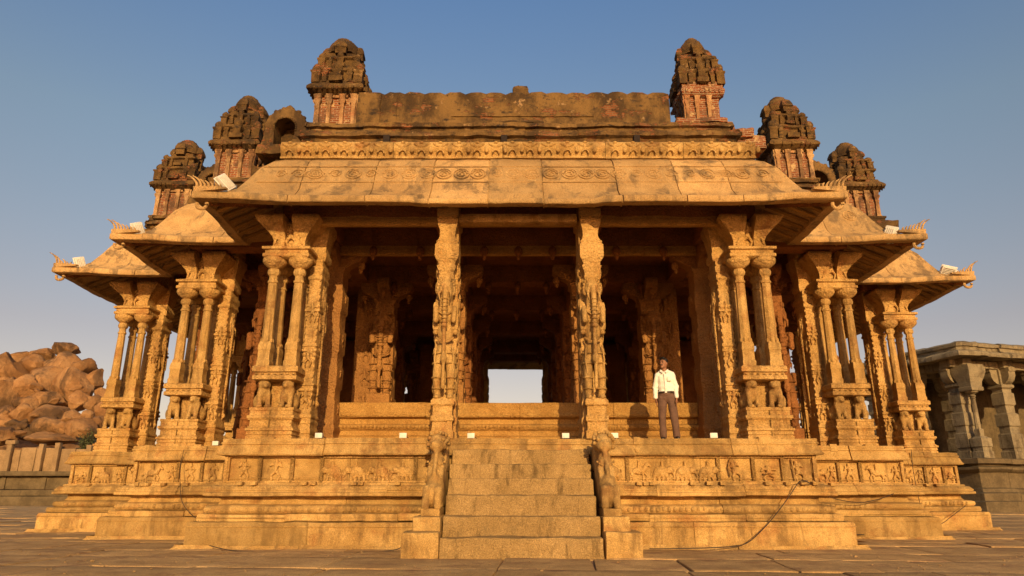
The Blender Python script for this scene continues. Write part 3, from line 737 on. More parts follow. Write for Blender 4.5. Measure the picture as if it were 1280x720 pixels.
def centre_pillar():
    """slim front pillar with a rearing beast carved on its face; origin under the shaft"""
    K = empty('beast_pillar', (0, 0, 0)); m = MB()
    m.rect(0, .34, [(1.1, 0), (1.1, .12), (1.0, .15), (1.0, .28), (1.07, .31), (1.07, .40), (.95, .44), (.95, .62), (1.02, .66), (.98, .72), (.9, .76), (.88, 3.5), (.95, 3.55), (.95, 3.62), (.85, 3.66), (.85, 4.4), (1.0, 4.45), (1.0, 4.78)], ax=.26, ay=.3, sub=5)
    m.rough(.009, 6)
    for k in range(8):
        z = .85 + k * .34
        for s_ in (-1, 1):
            m.ell((s_ * .24, .12 + .05 * (k % 2), z + .15), (.04, .09, .13), 8, 6); m.ell((s_ * .245, .36, z), (.035, .07, .10), 8, 6)
    m.build('main_shaft', GRC, K, angle=50)
    m = MB()
    m.rect(0, -.06, [(.235, 0), (.235, .13), (.205, .16), (.205, .30), (.235, .33), (.235, .41), (.2, .44), (.2, .60), (.24, .63), (.24, .70), (.2, .75)], sub=4); m.rough(.009, 6)
    m.build('pedestal', GRC, K)
    m = MB(); m.append(YALI, T(0, -.07, .74, sx=1.0, sz=1.13, sy=1.1)); m.rough(.005, 11)
    for s_ in (-1, 1):
        m.rect(s_ * .21, -.08, [(.05, 2.12), (.062, 2.17), (.062, 2.42), (.05, 2.45), (.062, 2.48), (.062, 2.62), (.045, 2.68)], sub=1)
        m.ell((s_ * .21, -.08, 2.08), (.065, .06, .06), 8, 6)
        m.tube([(s_ * .16, -.25, 1.2), (s_ * .2, -.22, 1.5), (s_ * .17, -.2, 1.8)], .02)
    for k in range(9): m.ell((0, -.3, 1.55 + k * .075), (.035, .03, .03), 6, 5)
    for k in range(10):
        a = k * math.pi / 9; m.ell((.18 * math.cos(a), -.16, 2.97 + .2 * math.sin(a)), (.035, .03, .035), 6, 5)
    m.build('rearing_beast', GR, K, angle=70)
    m = MB()
    m.rect(0, -.04, [(.15, 3.14), (.17, 3.2), (.15, 3.25), (.17, 3.32), (.2, 3.38), (.21, 3.42), (.175, 3.45), (.19, 3.5), (.25, 3.58), (.26, 3.62), (.26, 3.86), (.23, 3.89), (.24, 3.93), (.21, 3.96), (.19, 4.0), (.165, 4.08), (.175, 4.2), (.22, 4.33), (.235, 4.42), (.2, 4.45), (.2, 4.5)], sub=3)
    for k in range(5): m.box(-.17 + k * .078, -.13 + k * .078, -.31, -.28, 3.66, 3.83, r=.008, seg=.1, rough=.003)
    m.rough(.007, 6)
    m.box(-.24, .24, -.28, .5, 4.49, 4.66, r=.02, seg=.2)
    m.build('bracket_capital', GRC, K, angle=45)
    return K
P0 = centre_pillar(); P0.parent = TEMPLE; P0.location = (-1.47, 13.32 - 22, 1.905)
P0.scale = (.92, 1, 1)
copy_tree(P0, TEMPLE, (1.45, 13.32 - 22, 1.905)).rotation_euler = (0, 0, rad(2))
copy_tree(P0, TEMPLE, (-1.45, 30.68 - 22, 1.905), (1, -1, 1)); copy_tree(P0, TEMPLE, (1.45, 30.68 - 22, 1.905), (1, -1, 1))

def inner_pillar(h, yali, mat):
    K = empty('inner_pillar', (0, 0, 0)); m = MB(); a = .30
    pr = [(1.1, 0), (1.1, .16), (1.0, .19), (1.0, .3), (1.06, .33), (1.06, .42), (.95, .46), (.95, .95), (.86, 1.0), (.86, 1.25), (.95, 1.3), (.95, 1.75), (.86, 1.8), (.86, 2.05), (.95, 2.1), (.95, 2.6), (.85, 2.65)]
    if h > 4: pr += [(.85, 3.0), (.95, 3.05), (.95, 3.5), (.85, 3.55)]
    pr += [(.85, h - .62), (1.0, h - .58), (1.0, h - .5), (.8, h - .47)]
    m.rect(0, 0, [(q * a, z) for q, z in pr], sub=4); m.rough(.009, 6)
    for s_ in (0, 1, 2, 3):
        for z in (.58, 1.38, 2.2) + ((3.12,) if h > 4 else ()):
            m.append(RD[s_ % 3], T(rz=s_ * math.pi / 2) @ T(0, -.27, z, s=.85, sy=1.0), 1)
    m.build('main_shaft', mat, K, angle=50)
    m = MB()
    for s_ in range(4):
        q = MB(); rings = []
        for f, z in [(.3, h - .5), (.34, h - .42), (.45, h - .36), (.6, h - .3), (.7, h - .2), (.72, h - .08), (.68, h + .0)]:
            rings.append([(-.16, -f, z), (.16, -f, z), (.16, 0, z), (-.16, 0, z)])
        q.loft(rings); q.ell((0, -.62, h - .38), (.09, .09, .10), 8, 6); q.ell((0, -.60, h - .5), (.05, .05, .07), 8, 6)
        m.append(q, T(rz=s_ * math.pi / 2 + .001))
    m.rough(.01, 5); m.build('bracket_capital', mat, K)
    if yali:
        m = MB(); m.append(YALI, T(0, -.35, .45, sz=(h - 1.2) / 2.3, sx=1.25, sy=1.1)); m.rough(.01, 9); m.box(-.3, .3, -.6, -.2, 0, .48, r=.02, seg=.2)
        m.build('rearing_beast', mat, K, angle=70)
    return K
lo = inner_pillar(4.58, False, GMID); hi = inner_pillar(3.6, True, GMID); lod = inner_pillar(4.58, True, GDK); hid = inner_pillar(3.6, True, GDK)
protos = {'lo': lo, 'hi': hi, 'lod': lod, 'hid': hid}; used = set()
grid = [(-4.36, 15.5, 'lo'), (4.36, 15.5, 'lo'), (-3.62, 18.3, 'hi'), (3.62, 18.3, 'hi'), (-1.6, 16.7, 'hi'), (1.6, 16.7, 'hi'), (-1.6, 19.6, 'hid'), (1.6, 19.6, 'hid'),
        (-4.3, 21.4, 'hid'), (4.3, 21.4, 'hid'), (-1.6, 22.6, 'hid'), (1.6, 22.6, 'hid'), (-6.5, 19.6, 'lod'), (6.5, 19.6, 'lod'), (-6.5, 23, 'hid'), (6.5, 23, 'hid'), (-1.6, 25.4, 'hid'), (1.6, 25.4, 'hid'),
        (-4.4, 24.9, 'hid'), (4.4, 24.9, 'hid'), (-1.6, 28, 'hid'), (1.6, 28, 'hid'), (-6.4, 17.1, 'lod'), (6.5, 17.1, 'lod'), (-8.9, 19.4, 'lod'), (9.0, 20.1, 'lod'), (-9.0, 23.2, 'lod'), (9.0, 23.2, 'lod'),
        (-4.2, 28.4, 'lod'), (4.2, 28.4, 'lod'), (-7.2, 26.4, 'lod'), (7.2, 26.4, 'lod'), (-5.6, 26.8, 'lod'), (5.6, 26.8, 'lod')]
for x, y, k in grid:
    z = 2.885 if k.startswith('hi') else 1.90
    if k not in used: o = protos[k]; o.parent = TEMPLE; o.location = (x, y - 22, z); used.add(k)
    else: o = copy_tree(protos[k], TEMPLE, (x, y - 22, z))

# ---- beams and ceiling
def beam(x0, x1, y0, y1, z0=6.48, z1=6.98):
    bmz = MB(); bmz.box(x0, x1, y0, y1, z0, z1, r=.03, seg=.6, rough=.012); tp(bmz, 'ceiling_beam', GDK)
for y in (13.62, 15.45, 18.3, 21.4, 24.9, 28.4, 30.4): beam(-5.0 if y < 15 or y > 29 else -7.8, 5.0 if y < 15 or y > 29 else 7.8, y - .24, y + .24)
lt = MB(); lt.box(-1.25, 1.2, 13.12, 13.36, 6.28, 6.47, r=.03, seg=.3, rough=.012); tp(lt, 'front_lintel', GRC)
for x in (-4.35, -1.6, 1.6, 4.35): beam(x - .22, x + .22, 13.4, 30.6, 6.50, 7.0)
for x in (-7.3, 7.3): beam(x - .22, x + .22, 15.8, 28.2, 6.52, 7.0)
for x in (-10.0, 10.2): beam(x - .22, x + .22, 18.9, 25, 6.5, 7.0)
for y in (19.5, 23): beam(-10.6, -7.0, y - .2, y + .2, 6.46); beam(7.0, 10.9, y - .2, y + .2, 6.46)
# stepped cornice seen along the first beams, with hanging buds
for y, z, x in ((13.36, 6.32, 4.2), (15.18, 6.30, 4.2)):
    bm2 = MB(); bm2.box(-x, x, y, y + .12, z - .02, z + .14, r=.02, seg=.4, rough=.008); bm2.box(-x, x, y + .02, y + .16, z + .13, z + .22, r=.015, seg=.4); tp(bm2, 'beam_moulding', GIN)
for y in (15.1, 18.0, 21.1):
    for x in (-3.4, -2.3, -.8, .0, .8, 2.3, 3.4):
        bm2 = MB(); bm2.ell((x, y, 6.34), (.10, .10, .13), 8, 6); bm2.ell((x, y, 6.2), (.05, .05, .09), 8, 6); tp(bm2, 'hanging_bud', GDK)
cl = MB()
for x0, x1, y0, y1 in ((-5.4, 5.4, 13.3, 30.8), (-8.3, -5.4, 15.6, 28.4), (5.4, 8.3, 15.6, 28.4), (-11.2, -8.3, 18.05, 25.9), (8.3, 11.4, 18.7, 25.2)):
    cl.box(x0, x1, y0, y1, 6.97, 7.3, seg=1.5, rough=.01)
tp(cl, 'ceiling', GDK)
# carved screens; dark rear walls added to block sky gaps and darken the interior
for sg in (-1, 1):
    x0, x1 = sorted((sg * 3.9, sg * 4.55)); wl = MB(); wl.box(x0, x1, 18.75, 19.1, 2.85, 6.5, r=.03, seg=.3, rough=.012)
    for k in range(5): wl.append(RD[k], T((x0 + x1) / 2, 18.74, 3.05 + k * .66, s=1.2, sy=1.6))
    tp(wl, 'carved_screen', GMID)
    for a, b_, y in ((4.7, 7.8, 25.9), (2.2, 3.75 if sg < 0 else 4.3, 26.6)):
        x0, x1 = sorted((sg * a, sg * b_)); wl = MB(); wl.box(x0, x1, y, y + .35, 1.88, 6.5, r=.03, seg=.6, rough=.02); tp(wl, 'added_dark_wall', GDK)

# ================================================================= eaves and roof
re_ = random.Random(21)
EPROF = [(-.75, 6.96), (-.3, 6.86), (.55, 6.45), (.58, 6.37), (.785, 6.36), (.80, 6.375), (.80, 6.485), (.785, 6.505), (.60, 6.57), (.40, 6.68), (.20, 6.88), (.05, 7.18), (-.11, 7.52), (-.30, 7.77), (-.50, 7.92), (-.62, 7.94), (-1.2, 7.95)]
def eave_hook(e, t, L, k, o, z, p, cA, cB):
    do = dz = 0
    if o > .1:
        for c, d in ((cA, t * L), (cB, (1 - t) * L)):
            if c and d < 1.5: dz += .085 * (1 - d / 1.5) ** 2 * (o / .8)
    if e == 0 and -2.05 < p.x < 1.55 and o > .5:      # the lip stones broken away over the stairs
        n_ = noise.noise(Vector((p.x * 2.3, 1.7, 0)))
        do = -(.16 + .05 * n_) * (1 if o > .57 else .2); dz += .03 + .035 * n_ if k in (3, 4, 5) else .0
    elif o > .75: do = .012 * noise.noise(Vector((p.x * 3, p.y * 3, 2))); dz += .01 * noise.noise(Vector((p.x * 2, p.y * 2, 5)))
    return do, dz
ev = MB(); sweep(ev, PATH, EPROF, stone=1.25, jit=.016, gap=.010, seg=.16, deep=.05, hook=eave_hook, tone_j=.14, rough=.008, rnd=re_)
# raised line and spiral medallions carved in the sloping face
cv = ev
def slope_pt(e, s_, u):
    """u 0..1 up the steep part of the slope"""
    A, d, n_, L = along(e); o = .055 + (-.115 - .055) * u; z = 7.175 + (7.525 - 7.175) * u
    p = A + d * s_ + n_ * (o + .012); return Vector((p.x, p.y, z))
def spiral(e, s_, u0, r, flip=1, turns=1.6):
    pts = []
    for q in range(15):
        a = q / 14 * turns * 2 * math.pi; rr = r * (1 - .75 * q / 14)
        pts.append(slope_pt(e, s_ + flip * rr * math.cos(a), u0 + rr * math.sin(a) / .39))
    cv.tube(pts, .017, 4)
for e in (0, 1, 2, 3, 4, 16, 17, 18, 19):
    A, d, n_, L = along(e); s_ = .5 if e else .6
    while s_ < L - .4:
        if re_.random() < (.97 if e == 0 else .35):
            spiral(e, s_, .5, re_.uniform(.12, .15), re_.choice([-1, 1]))
            if re_.random() < .6: cv.tube([slope_pt(e, s_ + .16 * math.cos(a), .5 + .16 * math.sin(a) / .39) for a in [i * math.pi / 8 for i in range(16)]], .014, 4, closed=True)
        s_ += re_.uniform(.34, .42)
    for u in (-.12,):
        o = slope_pt(e, 0, u)
    n = int(L / .3)
    if e == 0: cv.tube([slope_pt(e, .15 + (L - .3) * i / n, -.2) for i in range(n + 1)], .012, 4); cv.tube([slope_pt(e, .15 + (L - .3) * i / n, 1.12) for i in range(n + 1)], .012, 4)
for cx in (0.15, -4.3, 4.3):   # wider foliate motif
    for q in range(5):
        r = .06 + .05 * q
        cv.tube([slope_pt(0, cx + 5.6 + r * math.cos(a), .25 + r * math.sin(a) / .39 * .8) for a in [i * math.pi / 8 for i in range(9)]], .011, 4)
tp(ev, 'stone_eaves', GRR, angle=50)
# ribs under the overhang
for e in range(20):
    if 8 <= e <= 13: continue
    rb = MB()
    A, d, n_, L = along(e); ca, cb = miters(PATH)[e][1], miters(PATH)[(e + 1) % 20][1]
    a0 = -.45 if ca else .9; a1 = L + (.45 if cb else -.9)
    n = max(1, int((a1 - a0) / .3))
    for i in range(n + 1):
        s_ = a0 + (a1 - a0) * i / n
        over = max((-s_ if ca else 0), (s_ - L if cb else 0), 0); oi = -.3 if over <= 0 else over + .02; zi = 6.42 + (.56 - oi) * .44 / 1.01
        if oi > .5: continue
        q = MB(); q.loft([[(-.05, .56, 6.42), (.05, .56, 6.42), (.05, .56, 6.46), (-.05, .56, 6.46)], [(-.05, oi, zi), (.05, oi, zi), (.05, oi, zi + .06), (-.05, oi, zi + .06)]])
        p = A + d * s_
        M = Matrix(((d.x, n_.x, 0, p.x), (d.y, n_.y, 0, p.y), (0, 0, 1, 0), (0, 0, 0, 1)))
        if re_.random() < .93: rb.append(q, M, re_.uniform(.7, 1.1))
    tp(rb, 'eave_ribs', GIN)
# corner hip beams, crests and hanging stone rings
def curl(m, x, z, h, lean, r):
    r *= .62; pts = []
    for q in range(9):
        t = q / 8; pts.append((x + lean * h * (t ** 1.6) + .05 * h * math.sin(t * 5), 0, z + h * (t - .25 * t ** 3)))
    m.tube(pts, [r * (1 - .72 * q / 8) for q in range(9)], 7)
mt = miters(PATH)
for i, (P_, (mm, cvx)) in enumerate(zip(PATH, mt)):
    if not cvx or 8 <= i <= 13: continue
    P_ = Vector(P_); tip = P_ + mm * .8; front = i in (0, 1, 3, 5, 16, 18); sg = -1 if P_.x < 0 else 1
    h = MB(); a, b_ = P_ + mm * .6, P_ + mm * -.35
    h.tube([(a.x, a.y, 6.41), (b_.x, b_.y, 6.82)], [.06, .11], 4); tp(h, 'hip_beam', GDK)
    if not front: continue
    m = MB()
    big = abs(P_.x) < 11
    hs = [.40, .37, .33, .27, .22, .17, .12] if big else [.46, .36, .22, .25, .14, .1]
    m.loft([[(0.02, -.05, -.02), (.02, .05, -.02), (.0, .05, .10), (.0, -.05, .10)], [(.35, -.05, -.02), (.35, .05, -.02), (.35, .05, .07), (.35, -.05, .07)], [(.72, -.04, -.02), (.72, .04, -.02), (.72, .04, .02), (.72, -.04, .02)]])
    for q, hh in enumerate(hs): curl(m, .05 + q * .088, .03, hh * (1.15 if q < 2 else .95), -.5 + .05 * q, .05)
    m.rough(.005, 9)
    mi = MB(); mi.append(m, T(tip.x - sg * .0, tip.y + .08, 6.60, rz=(0 if sg < 0 else math.pi) + sg * rad(12)))
    tp(mi, 'corner_crest', GRR)
    g_ = MB(); cx_ = tip.x - sg * .17
    g_.tube([(cx_ + .10 * math.cos(t * math.pi / 8), tip.y + .12, 6.37 - .09 * math.sin(t * math.pi / 8) - .02) for t in range(-1, 10)], .036, 7); g_.rough(.006, 9)
    tp(g_, 'stone_ring', GRR)

# ---- carved kapota band over the front eaves
kb = MB()
for i, (a, b_) in enumerate(((-5.22, -2.75), (-2.74, -.36), (-.34, 1.9), (1.91, 3.6), (3.61, 5.18))):
    dz = re_.uniform(-.012, .012); rings = []
    n = int((b_ - a) / .12); x0 = a
    prof = [(13.62, 8.02), (13.50, 8.03), (13.50, 8.075), (13.54, 8.09), (13.53, 8.14), (13.47, 8.20), (13.44, 8.28), (13.46, 8.36), (13.50, 8.42), (13.56, 8.455), (14.2, 8.46)]
    dz -= .1; rings = [[(a + (b_ - a) * k / n, y, z + dz) for y, z in prof] for k in range(n + 1)]
    st = len(kb.v); kb.loft(rings, re_.uniform(.9, 1.08)); kb.rough(.008, 4, st)
    x = a + .2
    while x < b_ - .12:
        y = 13.44
        kb.ell((x - .085, y + .01, 8.32 + dz), (.10, .035, .04), 8, 6, M=Matrix.Rotation(.55, 3, 'Y')); kb.ell((x + .085, y + .01, 8.32 + dz), (.10, .035, .04), 8, 6, M=Matrix.Rotation(-.55, 3, 'Y'))
        kb.ell((x, y + .02, 8.39 + dz), (.05, .03, .03), 6, 5)
        kb.tube([(x + .075 * math.cos(t), y + .025 - .01, 8.12 + dz + .085 * math.sin(t)) for t in [i_ * math.pi / 8 for i_ in range(9)]], .018, 5)
        kb.ell((x + .21, y + .01, 8.22 + dz), (.05, .03, .08), 8, 6)
        x += .40 + re_.uniform(-.015, .015)
tp(kb, 'carved_cornice_band', GR)

# ---- brick parapet ledge
lg = MB()
def ledge_hook(e, t, L, k, o, z, p, cA, cB):
    n_ = noise.noise(Vector((p.x * 1.1, p.y * 1.1, z * 2)))
    f = min(1, max(0, (abs(p.x) - 5.1) / .4))
    return -.05 * abs(n_) * 2, .02 * n_ - f * .42 * (z - 7.9) / 1.4
sweep(lg, PATH, [(-.45, 7.8), (-.5, 7.9), (-.52, 8.30), (-.66, 8.33), (-.66, 8.38), (-.72, 8.41), (-.70, 8.55), (-.60, 8.58), (-.60, 8.66), (-.64, 8.69), (-.64, 8.73), (-.80, 8.76), (-.80, 8.86), (-.72, 8.88), (-.74, 8.98), (-.9, 9.02), (-3.4, 9.04)],
      stone=1.1, jit=.02, gap=.004, seg=.14, deep=.01, hook=ledge_hook, rough=.02, fr=5)
lg.box(-4.5, 4.5, 14.6, 29.5, 8.3, 8.98, seg=1.5); lg.box(-7.4, 7.4, 17.0, 27, 7.9, 8.55, seg=1.5)
tp(lg, 'parapet_ledge', PLA)
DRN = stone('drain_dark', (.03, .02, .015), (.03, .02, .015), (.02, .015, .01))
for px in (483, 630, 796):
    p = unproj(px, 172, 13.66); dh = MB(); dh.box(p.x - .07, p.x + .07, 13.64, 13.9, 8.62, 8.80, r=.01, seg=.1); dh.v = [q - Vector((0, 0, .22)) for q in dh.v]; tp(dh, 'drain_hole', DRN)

# ---- long plastered wall on the roof
pw = MB()
x0, x1 = -3.72, 3.62; n = 60; rings = []
for i in range(n + 1):
    x = x0 + (x1 - x0) * i / n
    top = 10.20 + .014 * noise.noise(Vector((x * 6, 0, 0))) - (.05 if i % 4 == 0 else 0) - .02 * noise.noise(Vector((x, 2, 0)))
    rings.append([(x, 14.38, 9.2), (x, 14.39, 9.36), (x, 14.44, 9.4), (x, 14.45, 9.6), (x, 14.46, 9.85), (x, 14.46, top - .03), (x, 14.50, top), (x, 15.0, top), (x, 15.04, 9.2)])
rings = [[(x, y, z if z > 9.5 else 9.6 - (9.6 - z) * 1.65) for x, y, z in r_] for r_ in rings]; pw.loft(rings); pw.rough(.018, 3.5)
pw.box(-3.85, -3.3, 14.40, 14.7, 8.95, 10.14, seg=.12, rough=.02); pw.box(-3.28, -2.9, 14.42, 14.7, 8.95, 10.1, seg=.12, rough=.02)
pw.box(-.95, 1.05, 14.25, 14.5, 9.08, 9.19, seg=.12, rough=.03, r=.04); pw.box(-.5, .6, 14.28, 14.5, 9.24, 9.32, seg=.12, rough=.03, r=.03)
pw.box(2.0, 3.0, 14.26, 14.5, 9.08, 9.18, seg=.12, rough=.03, r=.04)
for x in (-3.6, -1.4, 1.7, 3.1): pw.lathe(x, 14.42, [(.28, 9.0), (.3, 9.1), (.2, 9.22), (.05, 9.3)], 10, sy=.6)
pw.box(-1.6, 1.8, 14.42, 14.475, 9.50, 9.515, r=.005, seg=.1, rough=.012)
tp(pw, 'parapet_wall', PLA)
fn = MB()
fn.rect(.06, 14.75, [(.17, 10.1), (.20, 10.2), (.18, 10.28), (.20, 10.34), (.15, 10.44), (.05, 10.50)], sub=5); fn.rough(.035, 7)
tp(fn, 'broken_finial', PLA)

# ---- towers
def tower(x, y, z0, seed, sc=1.0, eroded=False):
    rt = random.Random(seed); K = empty('roof_tower', (x, y - 22, z0), TEMPLE); s = sc; wf = .94 + .03 * math.sin(seed * 2.2)
    def fin(m, name, mat, amp=.022): 
        off = Vector((seed * 5.1, seed * 2.3, 0)); m.v = [p + off for p in m.v]; m.rough(amp * .8, 8); m.v = [p + Vector((q_.x, q_.y, q_.z * .4)) * .045 * max(0, p.z - .6) for p in m.v for q_ in (noise.noise_vector(p * 1.6),)]; m.v = [p - off for p in m.v]; m.v = [Vector((p.x * wf, p.y * wf, p.z * 1.24)) for p in m.v]; return m.build(name, mat, K, angle=50)
    def dense(m, prof, hx=1, hy=1, sub=9):
        out = []
        for (h0, a), (h1, b_) in zip(prof, prof[1:]):
            k = max(1, int((b_ - a) / .07))
            for q in range(k): out.append((h0 + (h1 - h0) * q / k, a + (b_ - a) * q / k))
        out.append(prof[-1]); return m.rect(0, 0, out, sub=sub, ax=hx, ay=hy)
    m = MB(); dense(m, [(.66 * s, -.1), (.66 * s, .06), (.60 * s, .08), (.60 * s, .14), (.63 * s, .16), (.63 * s, .21), (.5 * s, .23)]); fin(m, 'base_moulding', PLA)
    m = MB(); dense(m, [(.47 * s, .18), (.47 * s, .92)]); fin(m, 'brick_core', BRK, .02)
    m = MB()
    for sx, sy in ((1, 0), (-1, 0), (0, 1), (0, -1)):
        for u in (-.46, -.17, .17, .46):
            px, py = (sx * .50 * s, u * s) if sx else (u * s, sy * .50 * s)
            if eroded and (u > .4 or (sx > 0 and u < 0)): continue
            m.rect(px, py, [(.075 * s, .18), (.075 * s, .24), (.05 * s, .27), (.045 * s, .62), (.06 * s, .65), (.045 * s, .69), (.085 * s, .75), (.085 * s, .79), (.06 * s, .81), (.09 * s, .9)], sub=2)
        if not eroded: m.box(*((sx * .5 * s - .03, sx * .5 * s + .03, -.3 * s, .3 * s) if sx else (-.3 * s, .3 * s, sy * .5 * s - .03, sy * .5 * s + .03)), .84, .93, r=.01, seg=.1)
    fin(m, 'pilasters', LIME, .014)
    m = MB(); c = .62 if eroded else .72
    dense(m, [(.5 * s, .88), (.6 * s, .93), (c * s, .97), (c * s, 1.02), ((c - .04) * s, 1.07), (.6 * s, 1.14), (.58 * s, 1.2), (.3 * s, 1.22)]); 
    for k in range(10):
        for sx, sy in ((1, 0), (-1, 0), (0, 1), (0, -1)):
            u = (-.6 + .133 * k) * s; p = (sx * c * s, u) if sx else (u, sy * c * s)
            if rt.random() < .8: m.ell((p[0], p[1], .985), (.035, .035, .045), 6, 5)
    fin(m, 'lower_cornice', BRK if eroded else PLD, .04 if eroded else .02)
    m = MB(); dense(m, [(.50 * s, 1.15), (.50 * s, 1.42), (.57 * s, 1.45), (.57 * s, 1.5), (.44 * s, 1.54), (.44 * s, 1.56), (.44 * s, 1.72), (.52 * s, 1.75), (.52 * s, 1.79), (.40 * s, 1.83), (.36 * s, 1.84), (.36 * s, 1.92)])
    def shrine(px, py, z, w_, h):
        if rt.random() < .13: return
        m.rect(px, py, [(w_, z), (w_, z + h * .45), (w_ * 1.25, z + h * .5), (w_ * 1.25, z + h * .56), (w_ * .85, z + h * .62)], sub=2)
        m.lathe(px, py, [(w_ * .85, z + h * .6), (w_ * 1.15, z + h * .7), (w_ * 1.1, z + h * .8), (w_ * .75, z + h * .92), (w_ * .2, z + h)], 8)
    for sx in (-1, 1):
        for sy in (-1, 1):
            shrine(sx * .54 * s, sy * .54 * s, 1.13, .11 * s, .46); shrine(sx * .45 * s, sy * .45 * s, 1.52, .085 * s, .34)
    for sx, sy in ((1, 0), (-1, 0), (0, 1), (0, -1)):
        shrine(sx * .57 * s, sy * .57 * s, 1.13, .10 * s, .50); shrine(sx * .47 * s, sy * .47 * s, 1.53, .08 * s, .37)
        m.rect(sx * .55 * s, sy * .55 * s, [(.17 * s, 1.14), (.17 * s, 1.24), (.13 * s, 1.25)], sub=2); m.rect(sx * .46 * s, sy * .46 * s, [(.13 * s, 1.53), (.13 * s, 1.60), (.1 * s, 1.61)], sub=2)
        for u in (-.32, .32):
            p = (sx * .57 * s, u * s) if sx else (u * s, sy * .57 * s); shrine(p[0], p[1], 1.15, .055 * s, .34)
            p = (sx * .47 * s, u * .75 * s) if sx else (u * .75 * s, sy * .47 * s); shrine(p[0], p[1], 1.54, .045 * s, .27)
        for u in (-.3, .3):
            p = (sx * .54 * s, u * s) if sx else (u * s, sy * .54 * s); m.rect(p[0], p[1], [(.04, 1.15), (.04, 1.36), (.06, 1.38), (.06, 1.42)], sub=2)
    fin(m, 'upper_tiers', PLD, .020)
    m = MB()
    m.lathe(0, 0, [(.37 * s, 1.86), (.37 * s, 1.90), (.32 * s, 1.91), (.32 * s, 1.95), (.39 * s, 1.97), (.39 * s, 2.0), (.36 * s, 2.02), (.375 * s, 2.08), (.36 * s, 2.16), (.32 * s, 2.24), (.25 * s, 2.31), (.22 * s, 2.335), (.22 * s, 2.36), (.18 * s, 2.37), (.15 * s, 2.41), (.02, 2.42)], 32, lobes=12, amp=.08)
    for sx, sy in ((1, 0), (-1, 0), (0, 1), (0, -1)):
        m.rect(sx * .38 * s, sy * .38 * s, [(.13 * s, 1.86), (.13 * s, 1.98), (.16 * s, 2.0), (.15 * s, 2.06), (.10 * s, 2.16), (.02, 2.22)], sub=2)
    fin(m, 'dome', PLD, .016)
    return K
tower(-4.38, 14.95, 8.99, 1, .97); tower(4.45, 14.95, 8.99, 2, .92, True)
tower(-7.55, 17.0, 8.60, 3, 1.0); tower(7.38, 17.0, 8.60, 4, .97, False)
tower(-10.25, 19.2, 8.45, 5, 1.02); tower(10.5, 19.7, 8.62, 6, 1.02)
for x, y, s in ((-4.4, 29.2, 7), (4.4, 29.2, 8), (-7.6, 27, 9), (7.5, 27, 10)): tower(x, y, 9.2, s)
m = MB(); m.box(4.9, 5.2, 14.6, 15.0, 9.2, 9.5, r=.05, seg=.1, rough=.05); m.box(4.6, 5.6, 14.5, 15.1, 9.0, 9.25, r=.05, seg=.1, rough=.05); m.box(3.7, 4.9, 14.2, 14.4, 9.22, 9.34, r=.03, seg=.1, rough=.04); m.box(5.0, 5.9, 14.6, 15.2, 8.8, 9.1, r=.05, seg=.1, rough=.05)
tp(m, 'loose_brickwork', BRK)

rm = random.Random(77)
for nm_, pts_ in (('broken_masonry', [(-6.7, 16.2, 8.6), (-6.2, 16.0, 8.6), (-5.5, 15.6, 8.9), (-8.6, 17.6, 8.3), (-9.3, 18.4, 8.3), (-9.7, 18.5, 8.2), (-5.1, 15.2, 8.9)]), ('broken_masonry', [(5.9, 15.9, 8.6), (6.3, 16.2, 8.55), (8.3, 17.5, 8.4), (9.6, 18.7, 8.3), (8.9, 17.8, 8.2), (9.3, 18.5, 8.4), (11.2, 19.6, 8.4)])):
    m = MB()
    for x, y, z in pts_:
        for k in range(5):
            w_, d_, h_ = rm.uniform(.12, .3), rm.uniform(.1, .25), rm.uniform(.08, .2); xx, yy, zz = x + rm.uniform(-.25, .25), y + rm.uniform(-.15, .15), z + rm.uniform(0, .35)
            m.box(xx - w_, xx + w_, yy - d_, yy + d_, z - .3, zz + h_, r=.04, seg=.12, rough=.035, fr=6)
    tp(m, nm_, PLD)

def niche(x, y, z, w_, h, rz=0):
    K = empty('arched_niche', (x, y - 22, z), TEMPLE); K.rotation_euler = (0, 0, rz)
    m = MB(); N = 20
    # horseshoe body with depth: ring between outer scalloped outline and inner arch
    for a0 in range(N):
        pass
    outer, inner = [], []
    for i in range(N + 1):
        a = math.pi * (1.12 - 1.24 * i / N)
        ro = w_ * (1 + .05 * abs(math.cos(a * 7))); outer.append((ro * math.cos(a), h * .5 + h * .52 * math.sin(a) * (1 + .05 * abs(math.cos(a * 7)))))
        inner.append((w_ * .52 * math.cos(a), h * .44 + h * .30 * math.sin(a)))
    outer[0] = (-w_ * 1.15, 0); outer[-1] = (w_ * 1.15, 0); inner[0] = (-w_ * .5, .0); inner[-1] = (w_ * .5, .0)
    vs = []; fs = []
    for (ox, oz), (ix, iz) in zip(outer, inner): vs += [(ox, -.14, oz), (ix, -.2, iz), (ix, .44, iz), (ox, .44, oz)]
    for i in range(N):
        for k in range(4): fs.append((i * 4 + k, i * 4 + (k + 1) % 4, (i + 1) * 4 + (k + 1) % 4, (i + 1) * 4 + k))
    m.add(vs, fs)
    for i in range(1, N):
        m.ell((inner[i][0] * 1.1, -.2, inner[i][1] * 1.0 + .01), (.03, .03, .03), 6, 5)
        if i % 2: m.ell((outer[i][0] * .97, -.08, outer[i][1]), (.07, .07, .07), 7, 5)
    m.box(-w_ * 1.3, w_ * 1.3, -.2, .35, -.25, .02, r=.03, seg=.1, rough=.02)
    m.lathe(0, .05, [(.14, h * .98), (.18, h * 1.05), (.1, h * 1.15), (.03, h * 1.2)], 8); m.rough(.022, 6)
    m.build('arch', PLA, K)
    m = MB(); m.box(-w_ * .7, w_ * .7, .38, .46, 0, h * .8, r=.03, seg=.15, rough=.02); m.build('niche_back', PLD, K)  # dark plaster puts the hollow's shade into the back's colour
